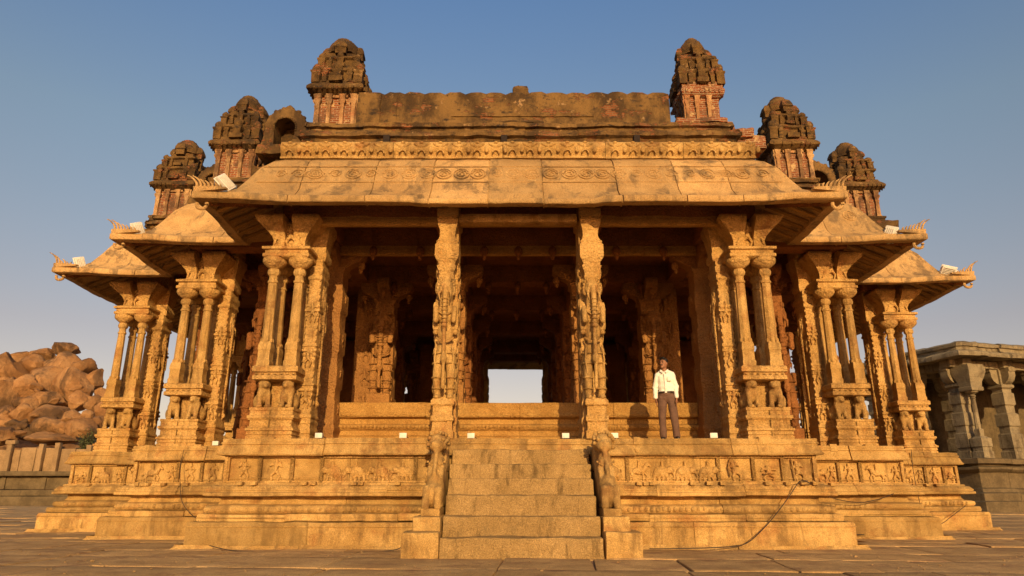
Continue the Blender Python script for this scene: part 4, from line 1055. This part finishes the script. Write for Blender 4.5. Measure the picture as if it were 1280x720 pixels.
niche(-6.05, 16.0, 9.5, .52, 1.05); niche(-8.8, 18.3, 9.1, .5, .95); niche(8.75, 18.3, 9.15, .52, 1.0)

# ================================================================= small things on the temple
def floodlight(px, py, Y, rz, ry, rx, label, s=1.0):
    p = unproj(px, py, Y); K = empty('floodlight', p, label=label, category='floodlight', group='floodlights on the stone eaves'); K.rotation_euler = (0, 0, rz + math.pi)
    M = T(0, 0, .17, rx=-rx, ry=-ry, s=s)
    m = MB(); m.box(-.19, .19, -.045, .05, -.13, .13, r=.02, seg=.2, rough=0, tone=1); m.box(-.21, .21, -.06, -.04, -.15, .15, r=.008, seg=.4, rough=0, tone=1)
    for k in range(5): m.box(-.15, .15, .05, .075, -.10 + k * .045, -.09 + k * .045, r=.002, seg=.4, rough=0, tone=1)
    q = MB(); q.append(m, M); q.build('housing', WHITE, K)
    m = MB(); m.box(-.17, .17, -.066, -.055, -.11, .11, r=.002, seg=.4, rough=0, tone=1); q = MB(); q.append(m, M); q.build('glass', GLASS, K)
    q = MB(); q.tube([(-.21, 0, .17), (-.21, 0, 0), (.21, 0, 0), (.21, 0, .17)], .012, 5); q.box(-.08, .08, -.06, .06, -.06, -.01, r=.01, seg=.2, rough=0); q.build('bracket', GLASS, K)
floodlight(281, 238, 12.75, rad(35), rad(42), rad(-25), 'white floodlight on the upper left eaves, just inside the largest stone corner crest', .95)
floodlight(172, 296, 14.95, rad(60), rad(62), 0, 'white floodlight tilted steeply on the middle left eaves, behind its corner crest', .9)
floodlight(99, 337, 17.4, rad(50), rad(68), 0, 'white floodlight on the lowest left eaves, nearest the boulder hill', .9)
floodlight(1113, 301, 15.0, rad(-50), rad(-62), 0, 'white floodlight standing tilted on the middle right eaves beside its crest', .95)
floodlight(1187, 346, 18.1, rad(-12), rad(18), rad(30), 'white floodlight lying almost flat on the lowest right eaves', .95)
def lampbox(px, Y, label):
    p = unproj(px, 548, Y); z = 1.912
    K = empty('spot_lamp', (p.x, Y, z), label=label, category='spot lamp', group='white spot lamps along the plinth edge')
    K.rotation_euler = (0, 0, R.uniform(-.12, .12))
    m = MB(); m.box(-.06, .06, -.04, .05, .012, .10, r=.012, seg=.2, rough=0, tone=1); m.box(-.068, .068, -.05, -.036, .01, .104, r=.004, seg=.2, rough=0, tone=1); m.build('housing', WHITE, K)
    m = MB(); m.box(-.03, .03, -.03, .03, -.002, .02, r=.004, seg=.2, rough=0, tone=1); m.tube([(.05, .05, .04), (.1, .14, .01), (.2, .2, .0)], .008, 5); m.build('foot', BLACK, K)
lampbox(271, 15.5, 'white spot lamp on the recessed plinth edge left of the large front pillar group')
lampbox(399, 13.2, 'white spot lamp on the plinth edge right beside the large left front pillar group')
lampbox(504, 13.2, 'white spot lamp on the plinth edge just left of the left beast pillar')
lampbox(589, 13.25, 'white spot lamp at the left end of the top step')
lampbox(707, 13.25, 'white spot lamp at the right end of the top step')
lampbox(768, 13.2, 'white spot lamp on the plinth edge just right of the right beast pillar')
lampbox(892, 13.2, 'white spot lamp on the plinth edge right of the standing man')

def cable(pts, label, r=.0085):
    P_ = [unproj(*p) for p in pts]; out = []
    n = len(P_)
    for i in range(n - 1):
        p0, p1, p2, p3 = P_[max(i - 1, 0)], P_[i], P_[i + 1], P_[min(i + 2, n - 1)]
        for q in range(6):
            t = q / 6; out.append(.5 * ((2 * p1) + (-p0 + p2) * t + (2 * p0 - 5 * p1 + 4 * p2 - p3) * t * t + (-p0 + 3 * p1 - 3 * p2 + p3) * t ** 3))
    out.append(P_[-1]); m = MB(); m.tube(out, r, 5); o = m.build('power_cable', BLACK); o['label'] = label; o['category'] = 'cable'; o['group'] = 'black cables on the plinth'
cable([(1010, 601, 12.84), (1001, 601, 12.82), (996, 606, 12.80), (984, 624, 12.80), (968, 645, 12.70), (955, 660, 12.68), (935, 678, 12.5), (915, 683, 12.4), (880, 685, 12.3), (830, 686, 12.25), (812, 686, 12.2)], 'black cable sloping down the plinth to the pavement right of the stairs')
cable([(1003, 601, 12.80), (1012, 604, 12.85), (1030, 618, 14.6), (1050, 625, 14.95), (1075, 628, 14.98), (1098, 624, 14.98), (1117, 617, 15.05)], 'black cable sagging sideways across the recessed right part of the plinth')
cable([(1139, 562, 18.35), (1141, 585, 18.3), (1146, 612, 18.2), (1150, 636, 18.1), (1140, 650, 17.3), (1125, 663, 16.6), (1095, 668, 15.3), (1065, 668, 14.9)], 'black cable running down below the right outer pillar group and over the pavement')
cable([(1207, 632, 18.15), (1190, 645, 17.9), (1178, 654, 17.8), (1160, 660, 16.8)], 'short black cable crossing the lowest block at the far right corner of the plinth')
cable([(230, 562, 15.2), (226, 580, 15.25), (225, 600, 15.1), (227, 625, 14.98), (236, 640, 14.9), (246, 648, 14.8)], 'thin black cable hanging down the plinth below the left middle pillar group', .007)
cable([(535, 640, 12.7), (520, 662, 12.45), (508, 678, 12.2), (490, 688, 12.15), (430, 691, 12.2), (350, 691, 12.2), (290, 688, 12.25), (262, 682, 12.4)], 'black cable lying along the foot of the plinth left of the stairs', .008)

# ================================================================= person
def make_person(x, y, z):
    K = empty('person', (x, y, z), label='man in a cream long-sleeved shirt and brown trousers standing between the pillars, head turned aside', category='person')
    H = rad(28)  # head turned towards his right (-x)
    def hd(dx, dy, dz):   # head-local to body
        c, s = math.cos(-H), math.sin(-H); return (-.005 + dx * c - dy * s, -.01 + dx * s + dy * c, 1.585 + dz)
    RM = Matrix.Rotation(-H, 3, 'Z')
    b = [('e', hd(0, .01, .01), (.08, .095, .108), RM), ('e', hd(0, -.02, -.06), (.055, .065, .055), RM), ('e', hd(0, -.075, -.085), (.028, .022, .022)), ('c', hd(0, -.085, .01), hd(0, -.108, -.022), .012, .017),
         ('e', hd(0, -.088, -.055), (.026, .014, .012), RM), ('e', hd(0, -.082, .03), (.055, .014, .012), RM), ('e', hd(.074, .01, -.005), (.012, .02, .032), RM), ('e', hd(-.074, .01, -.005), (.012, .02, .032), RM),
         ('c', (0, .005, 1.52), (0, .01, 1.40), .052, .06), ('c', (-.115, .01, 1.355), (.115, .01, 1.355), .055, .055), ('e', (0, .01, 1.25), (.16, .095, .2)), ('e', (0, .005, 1.0), (.145, .095, .16)), ('e', (0, .01, .92), (.15, .1, .1)),
         ('c', (-.085, 0, .88), (-.11, -.02, .48), .085, .058), ('c', (-.11, -.02, .48), (-.12, .03, .08), .055, .038), ('c', (.085, 0, .88), (.115, -.03, .48), .085, .058), ('c', (.115, -.03, .48), (.135, .0, .08), .055, .038),
         ('c', (-.12, .04, .05), (-.135, -.13, .035), .04, .033), ('c', (.135, .02, .05), (.16, -.14, .035), .04, .033)]
    for s_, el_, wr in ((-1, (-.215, .04, 1.09), (-.215, -.03, .86)), (1, (.205, .03, 1.09), (.20, -.07, .85))):
        b += [('c', (s_ * .15, .01, 1.345), el_, .048, .04), ('c', el_, wr, .038, .027)]
        wx, wy, wz = wr
        b += [('e', (wx, wy - .01, wz - .05), (.02, .036, .05))]
        for k, ln in enumerate((.066, .076, .072, .056)):
            fy = wy - .04 + k * .021
            b += [('c', (wx, fy, wz - .085), (wx - s_ * .006, fy - .002, wz - .085 - ln * .55), .0098, .0092), ('c', (wx - s_ * .006, fy - .002, wz - .085 - ln * .55), (wx - s_ * .022, fy + .004, wz - .085 - ln), .0092, .008)]
        b += [('c', (wx - s_ * .005, wy - .035, wz - .03), (wx - s_ * .016, wy - .062, wz - .065), .0125, .0105), ('c', (wx - s_ * .016, wy - .062, wz - .065), (wx - s_ * .024, wy - .062, wz - .095), .0105, .009)]
    m = blob(b, .0078, 1); o = m.build('body', SKIN, K, angle=90)
    hair = [('e', hd(0, .028, .045), (.087, .094, .088), RM), ('e', hd(0, -.035, .10), (.07, .05, .035), RM), ('e', hd(.03, -.06, .102), (.045, .03, .025), RM), ('e', hd(.07, .02, .02), (.016, .03, .05), RM), ('e', hd(-.07, .02, .02), (.016, .03, .05), RM)]
    m = blob(hair, .01, 1); m.rough(.006, 60); m.build('hair', HAIR, K, angle=90)
    m = blob([('c', hd(-.028, -.094, -.042), hd(0, -.105, -.036), .008, .011), ('c', hd(.028, -.094, -.042), hd(0, -.105, -.036), .008, .011)], .005, 1); m.build('moustache', HAIR, K, angle=90)
    for s_ in (-1, 1):
        m = MB(); m.ell(hd(s_ * .03, -.084, .012), (.012, .006, .007), 8, 6); m.build('eye', HAIR, K)
        m = MB(); m.tube([hd(s_ * .014, -.096, .036), hd(s_ * .032, -.094, .042), hd(s_ * .052, -.08, .034)], .005, 5); m.build('eyebrow', HAIR, K)
    sh = [('c', (-.115, .01, 1.355), (.115, .01, 1.355), .066, .066), ('e', (0, .01, 1.25), (.165, .11, .19)), ('e', (0, .005, 1.08), (.155, .112, .16)), ('e', (0, .0, .985), (.158, .116, .07)), ('c', (-.09, .012, 1.39), (0, .012, 1.43), .055, .05), ('c', (.09, .012, 1.39), (0, .012, 1.43), .055, .05)]
    for s_, el_, wr in ((-1, (-.215, .04, 1.09), (-.217, -.025, .89)), (1, (.207, .03, 1.09), (.203, -.065, .88))):
        sh += [('c', (s_ * .148, .01, 1.345), el_, .062, .05), ('c', el_, wr, .054, .043), ('e', (el_[0], el_[1], 1.1), (.06, .06, .05)), ('c', (wr[0], wr[1], wr[2] + .03), wr, .044, .045)]
    m = blob(sh, .011, 2)
    for i, p in enumerate(m.v):
        q = Vector((p.x * 9, p.y * 7, p.z * 14)); m.v[i] = p + noise.noise_vector(q) * .010 + Vector((0, .012 * math.sin(p.z * 45 + p.x * 30) * noise.noise(p * 6), 0))
    m.build('shirt', SHIRT, K, angle=90)
    m = MB()
    m.loft([[(-.07, -.055, 1.45), (-.02, -.115, 1.39), (-.035, -.12, 1.36), (-.09, -.08, 1.41)], [(-.075, -.06, 1.457), (-.02, -.122, 1.398), (-.035, -.127, 1.368), (-.095, -.085, 1.415)]])
    m.loft([[(.07, -.055, 1.45), (.02, -.115, 1.39), (.035, -.12, 1.36), (.09, -.08, 1.41)], [(.075, -.06, 1.457), (.02, -.122, 1.398), (.035, -.127, 1.368), (.095, -.085, 1.415)]])
    m.box(-.012, .012, -.128, -.112, .99, 1.36, r=.003, seg=.1, rough=.002, tone=1)
    m.box(.05, .125, -.125, -.105, 1.2, 1.29, r=.004, seg=.1, rough=0, tone=.95)
    m.build('collar', SHIRT, K)
    tr = [('e', (0, .0, .93), (.165, .115, .075)), ('e', (0, .01, .87), (.17, .12, .1)), ('c', (-.09, 0, .86), (-.115, -.015, .48), .098, .082), ('c', (-.115, -.015, .48), (-.125, .03, .10), .08, .075),
          ('c', (.09, 0, .86), (.12, -.03, .48), .098, .082), ('c', (.12, -.03, .48), (.14, .005, .10), .08, .075)]
    m = blob(tr, .012, 2)
    for i, p in enumerate(m.v): m.v[i] = p + noise.noise_vector(Vector((p.x * 10, p.y * 8, p.z * 9))) * .014
    m.build('trousers', TROUS, K, angle=90)
    m = MB(); m.lathe(0, 0, [(.168, .958), (.172, .962), (.172, .993), (.168, .997)], 28, sy=.70); m.build('belt', LEATH, K)
    m = MB(); m.box(-.022, .022, -.128, -.118, .958, .998, r=.003, seg=.1, rough=0, tone=1); m.build('buckle', WHITE, K)
    for fx, fy, tx, ty in ((-.12, .04, -.14, -.15), (.135, .02, .165, -.16)):
        m = blob([('c', (fx, fy + .02, .05), (tx, ty, .04), .052, .042), ('e', (fx, fy + .02, .03), (.05, .06, .04))], .012, 1); m.v = [Vector((p.x, p.y, max(p.z, .0))) for p in m.v]; m.build('shoe', LEATH, K)
    return K
pp = unproj(839, 548, 13.62)
PK = make_person(pp.x + .03, 13.85, 1.91); PK.scale = (.98, .98, .98); PK.rotation_euler = (0, rad(-1.2), rad(-14))

# ================================================================= left background
lp = MB(); lp.box(-75, -22.5, 45, 47.5, -.2, .55, r=.05, seg=2, rough=.03); lp.box(-75, -22.6, 45.2, 47.5, .56, .95, r=.05, seg=2, rough=.03); lp.box(-75, -22.7, 45.5, 47.5, .97, 1.75, r=.04, seg=2, rough=.03); lp.box(-75, -22.4, 45.0, 47.8, 1.77, 2.08, r=.05, seg=2, rough=.03)
for k in range(20): lp.box(-74.5 + k * 2.6, -74.2 + k * 2.6, 45.4, 45.6, .98, 1.75, r=.02, seg=.5)
o = lp.build('stone_platform', GDARK, label='long dark moulded stone platform in front of the boulder hill', category='platform')
WALL = empty('enclosure_wall', (0, 0, 0), label='pale stone slab wall with short posts below the boulder hill', category='wall')
m = MB(); x = -72; rw = random.Random(4)
while x < -24:
    wd = rw.uniform(1.0, 2.0); m.box(x + .02, x + wd - .02, 48.6, 48.9, 1.9, 3.75 + rw.uniform(-.15, .1), r=.04, seg=.6, rough=.03); x += wd
m.build('slab_course', GWALL, WALL)
x = -71
while x < -24:
    m = MB(); h = rw.uniform(3.9, 4.3); m.box(x, x + .32, 48.25, 48.58, 1.9, h, r=.04, seg=.4, rough=.03)
    if rw.random() < .12: m.box(x - .12, x + .55, 48.2, 48.6, h - .02, h + .25, r=.05, seg=.3, rough=.03)
    m.build('post', GWALL, WALL); x += rw.choice([1.1, 2.2, 1.6])
# hill and boulders
hm = MB(); vs = []; fs = []; nx, ny = 50, 26
for j in range(ny + 1):
    for i in range(nx + 1):
        X = -110 + 90 * i / nx; Y = 54 + 60 * j / ny
        h = 8.7 * math.exp(-((X + 56) / 24) ** 2) * math.exp(-((Y - 76) / 15) ** 2) * (1 + .25 * noise.noise(Vector((X * .12, Y * .12, 0))))
        vs.append((X, Y, h - .6 + noise.noise(Vector((X * .5, Y * .5, 1))) * .4))
for j in range(ny):
    for i in range(nx): a = j * (nx + 1) + i; fs.append((a, a + 1, a + nx + 2, a + nx + 1))
hm.add(vs, fs); hm.build('hill', BOUL, kind='structure')
def boulder(c, r, seed, label, rz=0):
    rr = random.Random(seed); bm = bmesh.new(); bmesh.ops.create_icosphere(bm, subdivisions=4, radius=1)
    off = Vector((seed * 3.7, seed * 1.3, 0)); planes = []
    for _ in range(12):
        n_ = Vector((rr.uniform(-1, 1), rr.uniform(-1, 1), rr.uniform(-1, 1))).normalized(); planes.append((n_, rr.uniform(.62, .85)))
    M = Matrix.Rotation(rz, 3, 'Y')
    m = MB(); vs = []
    for v in bm.verts:
        p = v.co.copy()
        for n_, d in planes:
            q = p.dot(n_) - d
            if q > 0: p -= n_ * q * .95
        p *= 1 + .16 * noise.noise(p * 1.3 + off) + .05 * noise.noise(p * 4 + off)
        crack = abs(noise.noise(p * 1.7 + off * 2)); p *= 1 - .05 * max(0, 1 - crack * 14)
        vs.append(M @ Vector((p.x * r[0], p.y * r[1], p.z * r[2])))
    m.add(vs, [tuple(v.index for v in f.verts) for f in bm.faces], rr.uniform(.8, 1.15)); bm.free()
    o = m.build('boulder', BOUL, angle=24); o.location = c
    o['label'] = label; o['category'] = 'boulder'; o['group'] = 'boulders heaped on the hill'
BL = [(84, 437, 19, 9, 'flat cap boulder perched on the very top of the hill', .15), (55, 443, 14, 8, 'small rounded boulder on the skyline left of the perched cap boulder', .1),
      (26, 448, 20, 9, 'low flat boulder on the skyline near the left edge', 0), (4, 462, 16, 22, 'tall boulder cut by the picture edge on the skyline', 0),
      (46, 457, 22, 12, 'oblong boulder just under the skyline, leaning to the right', .35), (80, 462, 26, 20, 'broad boulder directly under the perched cap boulder', .4),
      (104, 462, 14, 18, 'steep boulder forming the right shoulder of the heap top', .5), (18, 468, 18, 16, 'squarish boulder below the flat skyline boulder', .2),
      (60, 480, 30, 20, 'very large sloping slab boulder in the middle of the heap', .45), (92, 484, 26, 26, 'very large rounded boulder right of the sloping slab boulder', .3),
      (28, 488, 20, 20, 'angular boulder left of the sloping slab boulder', -.2), (6, 498, 18, 26, 'tall orange boulder at the left picture edge, halfway up the heap', .1),
      (115, 478, 11, 18, 'narrow boulder on the right slope of the heap', .5), (61, 504, 22, 14, 'dome shaped boulder in the centre of the heap', 0),
      (97, 503, 13, 14, 'upright egg shaped boulder low on the right of the heap', .2), (38, 506, 14, 10, 'small boulder tucked beside the central dome boulder', .2),
      (117, 506, 11, 12, 'blocky boulder at the right end of the heap', .1), (126, 494, 8, 9, 'smallest visible boulder at the far right of the heap', .1),
      (28, 518, 14, 13, 'rounded boulder below the angular boulder', -.2), (62, 519, 23, 13, 'wide boulder with a flat base under the central dome boulder', .05),
      (8, 526, 20, 18, 'heavy boulder at the left picture edge near the foot of the heap', .1), (90, 524, 16, 11, 'tilted boulder below the upright egg shaped boulder', -.3),
      (62, 535, 20, 14, 'dark cleft boulder just above the slab wall', .1), (30, 540, 22, 10, 'long low boulder just above the slab wall at the left', .25),
      (102, 537, 17, 14, 'rounded boulder just above the slab wall near the temple', 0), (66, 548, 28, 8, 'lowest long boulder behind the top of the slab wall', 0),
      (122, 535, 12, 14, 'boulder half hidden behind the left outer pillar group', 0), (4, 545, 16, 12, 'lowest boulder in the left corner behind the wall', 0), (128, 515, 9, 12, 'boulder seen beside the left outer pillars', 0)]
for i, (px, py, rx, rz, lb, tilt) in enumerate(BL):
    Y = 58 + (550 - py) * .17 + (i % 3) * .8; c = unproj(px, py, Y); z = Y * .96 + (c.z - 1) * .28; s = z / F_PX
    boulder(c, (rx * s * 1.08, max(rx, rz) * s * 1.0, rz * s * 1.08), i + 2, lb, tilt)
rs_ = random.Random(31)
for i in range(26):
    px = rs_.uniform(2, 122); py = rs_.uniform(466, 548)
    if px > 100 and py < 480: continue
    Y = 57.5 + (550 - py) * .165; c = unproj(px, py, Y); z = Y * .96 + (c.z - 1) * .28; r_ = rs_.uniform(4, 8.5) * z / F_PX
    boulder(c, (r_ * rs_.uniform(1, 1.5), r_, r_ * rs_.uniform(.6, 1)), i + 140, 'small boulder wedged between the larger boulders of the heap', rs_.uniform(-.5, .5))
rb_ = random.Random(9)
for i in range(16):   # unnamed neighbours behind and to the left of the view
    X = rb_.uniform(-62, -50); Y = rb_.uniform(60, 70); r_ = rb_.uniform(1.2, 2.4)
    z = 11 * math.exp(-((X + 56) / 24) ** 2) * math.exp(-((Y - 76) / 15) ** 2)
    if X > -.72 * Y: continue
    boulder((X, Y, z + .3), (r_ * 1.2, r_, r_ * .9), i + 60, 'boulder on the hill beyond the left picture edge', rb_.uniform(-.3, .3))

# shrubs at the foot of the rocks
LEAF = plain('dusty_leaf', (.075, .08, .025), .8, .4, 3)
def shrub(px, py, Y, r, label):
    c = unproj(px, py, Y); K = empty('shrub', (c.x, c.y, 1.9), label=label, category='shrub'); rs = random.Random(px); m = MB(); st = MB()
    top = c.z - 1.9
    for k in range(14):
        a = rs.uniform(0, 6.28); e_ = (rs.uniform(.2, 1) * r * math.cos(a), rs.uniform(.2, 1) * r * math.sin(a), top * rs.uniform(.7, 1.1))
        st.tube([(0, 0, 0), (e_[0] * .5, e_[1] * .5, e_[2] * .6), e_], [.05, .03, .012], 5)
        for _ in range(60):
            p = Vector(e_) * rs.uniform(.6, 1.05) + Vector((rs.gauss(0, .16), rs.gauss(0, .16), rs.gauss(0, .14)))
            u = Vector((rs.uniform(-1, 1), rs.uniform(-1, 1), rs.uniform(-1, 1))).normalized(); v = u.cross(Vector((rs.uniform(-1, 1), .3, rs.uniform(-1, 1)))).normalized()
            m.add([p - u * .09, p + v * .035, p + u * .09, p - v * .035], [(0, 1, 2, 3)], rs.uniform(.7, 1.2))
    m.build('foliage', LEAF, K); st.build('stems', LEATH, K)
shrub(112, 545, 51, .5, 'dusty green shrub behind the slab wall close to the temple')

# ================================================================= right hall
HALL = empty('stone_hall', (20.75, 31.6, 0), label='low grey granite pillared hall with a flat slab roof standing right of the temple', category='hall'); HALL.rotation_euler = (0, 0, rad(15))
m = MB()
HP = [(0, 0), (22, 0), (22, 14), (0, 14)]
sweep(m, HP, [(.5, -.1), (.45, .0), (.45, .45), (.3, .5), (.3, .8), (.15, .85), (.1, 1.0), (-.1, 1.05), (-.1, 1.7), (.05, 1.75), (.15, 1.85), (.15, 1.95), (-.1, 2.0), (-.1, 2.08), (.2, 2.1), (.2, 2.3), (.1, 2.34), (-3, 2.34)], stone=1.8, jit=.04, gap=.015, seg=.5, rough=.02)
m.box(1, 21, 1, 13, 1.8, 2.33, seg=3); m.build('plinth', GDARK, HALL)
def hall_pillar(detail):
    K = empty('pillar', (0, 0, 0)); m = MB()
    m.rect(0, 0, [(.36, 0), (.36, .35), (.31, .38), (.31, .5), (.35, .53), (.35, 1.15), (.28, 1.22), (.28, 1.5), (.34, 1.56), (.34, 2.1), (.27, 2.17), (.27, 2.5), (.33, 2.56), (.33, 3.1), (.27, 3.15), (.27, 3.3), (.38, 3.38), (.38, 3.5), (.3, 3.55), (.3, 4.3)], sub=4); m.rough(.015, 4)
    m.build('shaft', GGREY, K)
    m = MB()
    for s_ in range(4):
        q = MB(); q.loft([[(-.2, -f, z), (.2, -f, z), (.2, 0, z), (-.2, 0, z)] for f, z in [(.28, 3.5), (.45, 3.56), (.62, 3.7), (.7, 3.9), (.7, 4.1), (.75, 4.12), (.75, 4.3)]]); m.append(q, T(rz=s_ * math.pi / 2 + .002))
    m.rough(.015, 4); m.build('bracket_capital', GGREY, K)
    if detail:
        m = MB(); m.rect(-.05, -.72, [(.3, 0), (.3, .3), (.26, .33), (.26, .5), (.3, .53), (.3, .9), (.2, .96), (.16, 1.0)], sub=4); m.rect(-.05, -.72, [(.12, .95), (.14, 1.3), (.10, 1.35)], sub=2)
        m.lathe(-.05, -.72, [(.12, 1.3), (.11, 2.0), (.1, 2.7), (.14, 2.73), (.1, 2.78), (.16, 2.86), (.1, 2.92), (.28, 3.02), (.28, 3.1)], 8); m.rough(.01, 5); m.build('colonnette', GGREY, K)
        m = MB(); m.rect(-.05, -.72, [(.33, 3.08), (.36, 3.14), (.36, 3.24), (.32, 3.28), (.34, 3.5), (.42, 3.7), (.5, 3.95), (.5, 4.1), (.45, 4.3)], sub=4); m.rough(.012, 4); m.build('flared_capital', GGREY, K)
    return K
hp0, hp1 = hall_pillar(True), hall_pillar(False); first = [True, True]
hk = [(.9, 1.1, 1), (3.3, .9, 0), (5.7, .9, 0), (8.2, 1.1, 1), (10.8, .9, 0), (13.4, .9, 0), (.8, 3.6, 0), (.8, 6.2, 0), (.8, 8.8, 0), (.8, 11.4, 0), (3.3, 3.8, 0), (10.8, 3.8, 0)]
for x, y, dt in hk:
    pr = hp0 if dt else hp1
    if first[1 - dt]: pr.parent = HALL; pr.location = (x, y, 2.33); first[1 - dt] = False
    else: copy_tree(pr, HALL, (x, y, 2.33))
m = MB()
for y in (.9, 3.7, 6.5, 9.3, 12): m.box(.1, 21.5, y - .3, y + .3, 6.58, 6.95, r=.04, seg=1, rough=.03)
for x in (.85, 3.3, 5.7, 8.2, 10.8, 13.4): m.box(x - .28, x + .28, .3, 13, 6.6, 7.0, r=.04, seg=1, rough=.03)
m.build('beams', GGREY, HALL)
m = MB(); sweep(m, HP, [(-.9, 6.98), (.05, 6.96), (.5, 6.92), (.52, 7.02), (.48, 7.12), (.1, 7.22), (-.05, 7.3), (-.05, 7.45), (.05, 7.47), (.08, 7.6), (-.1, 7.72), (-1.5, 7.76), (-6.9, 7.78)], stone=1.2, jit=.06, gap=.02, seg=.3, deep=.05, rough=.035, fr=2.5)
m.build('roof', GGREY, HALL)
m = MB(); m.box(2.2, 21, 5.2, 5.6, 2.3, 6.9, seg=1.5); m.build('added_dark_wall', GDARK, HALL)  # dark wall added to keep the hall interior dark
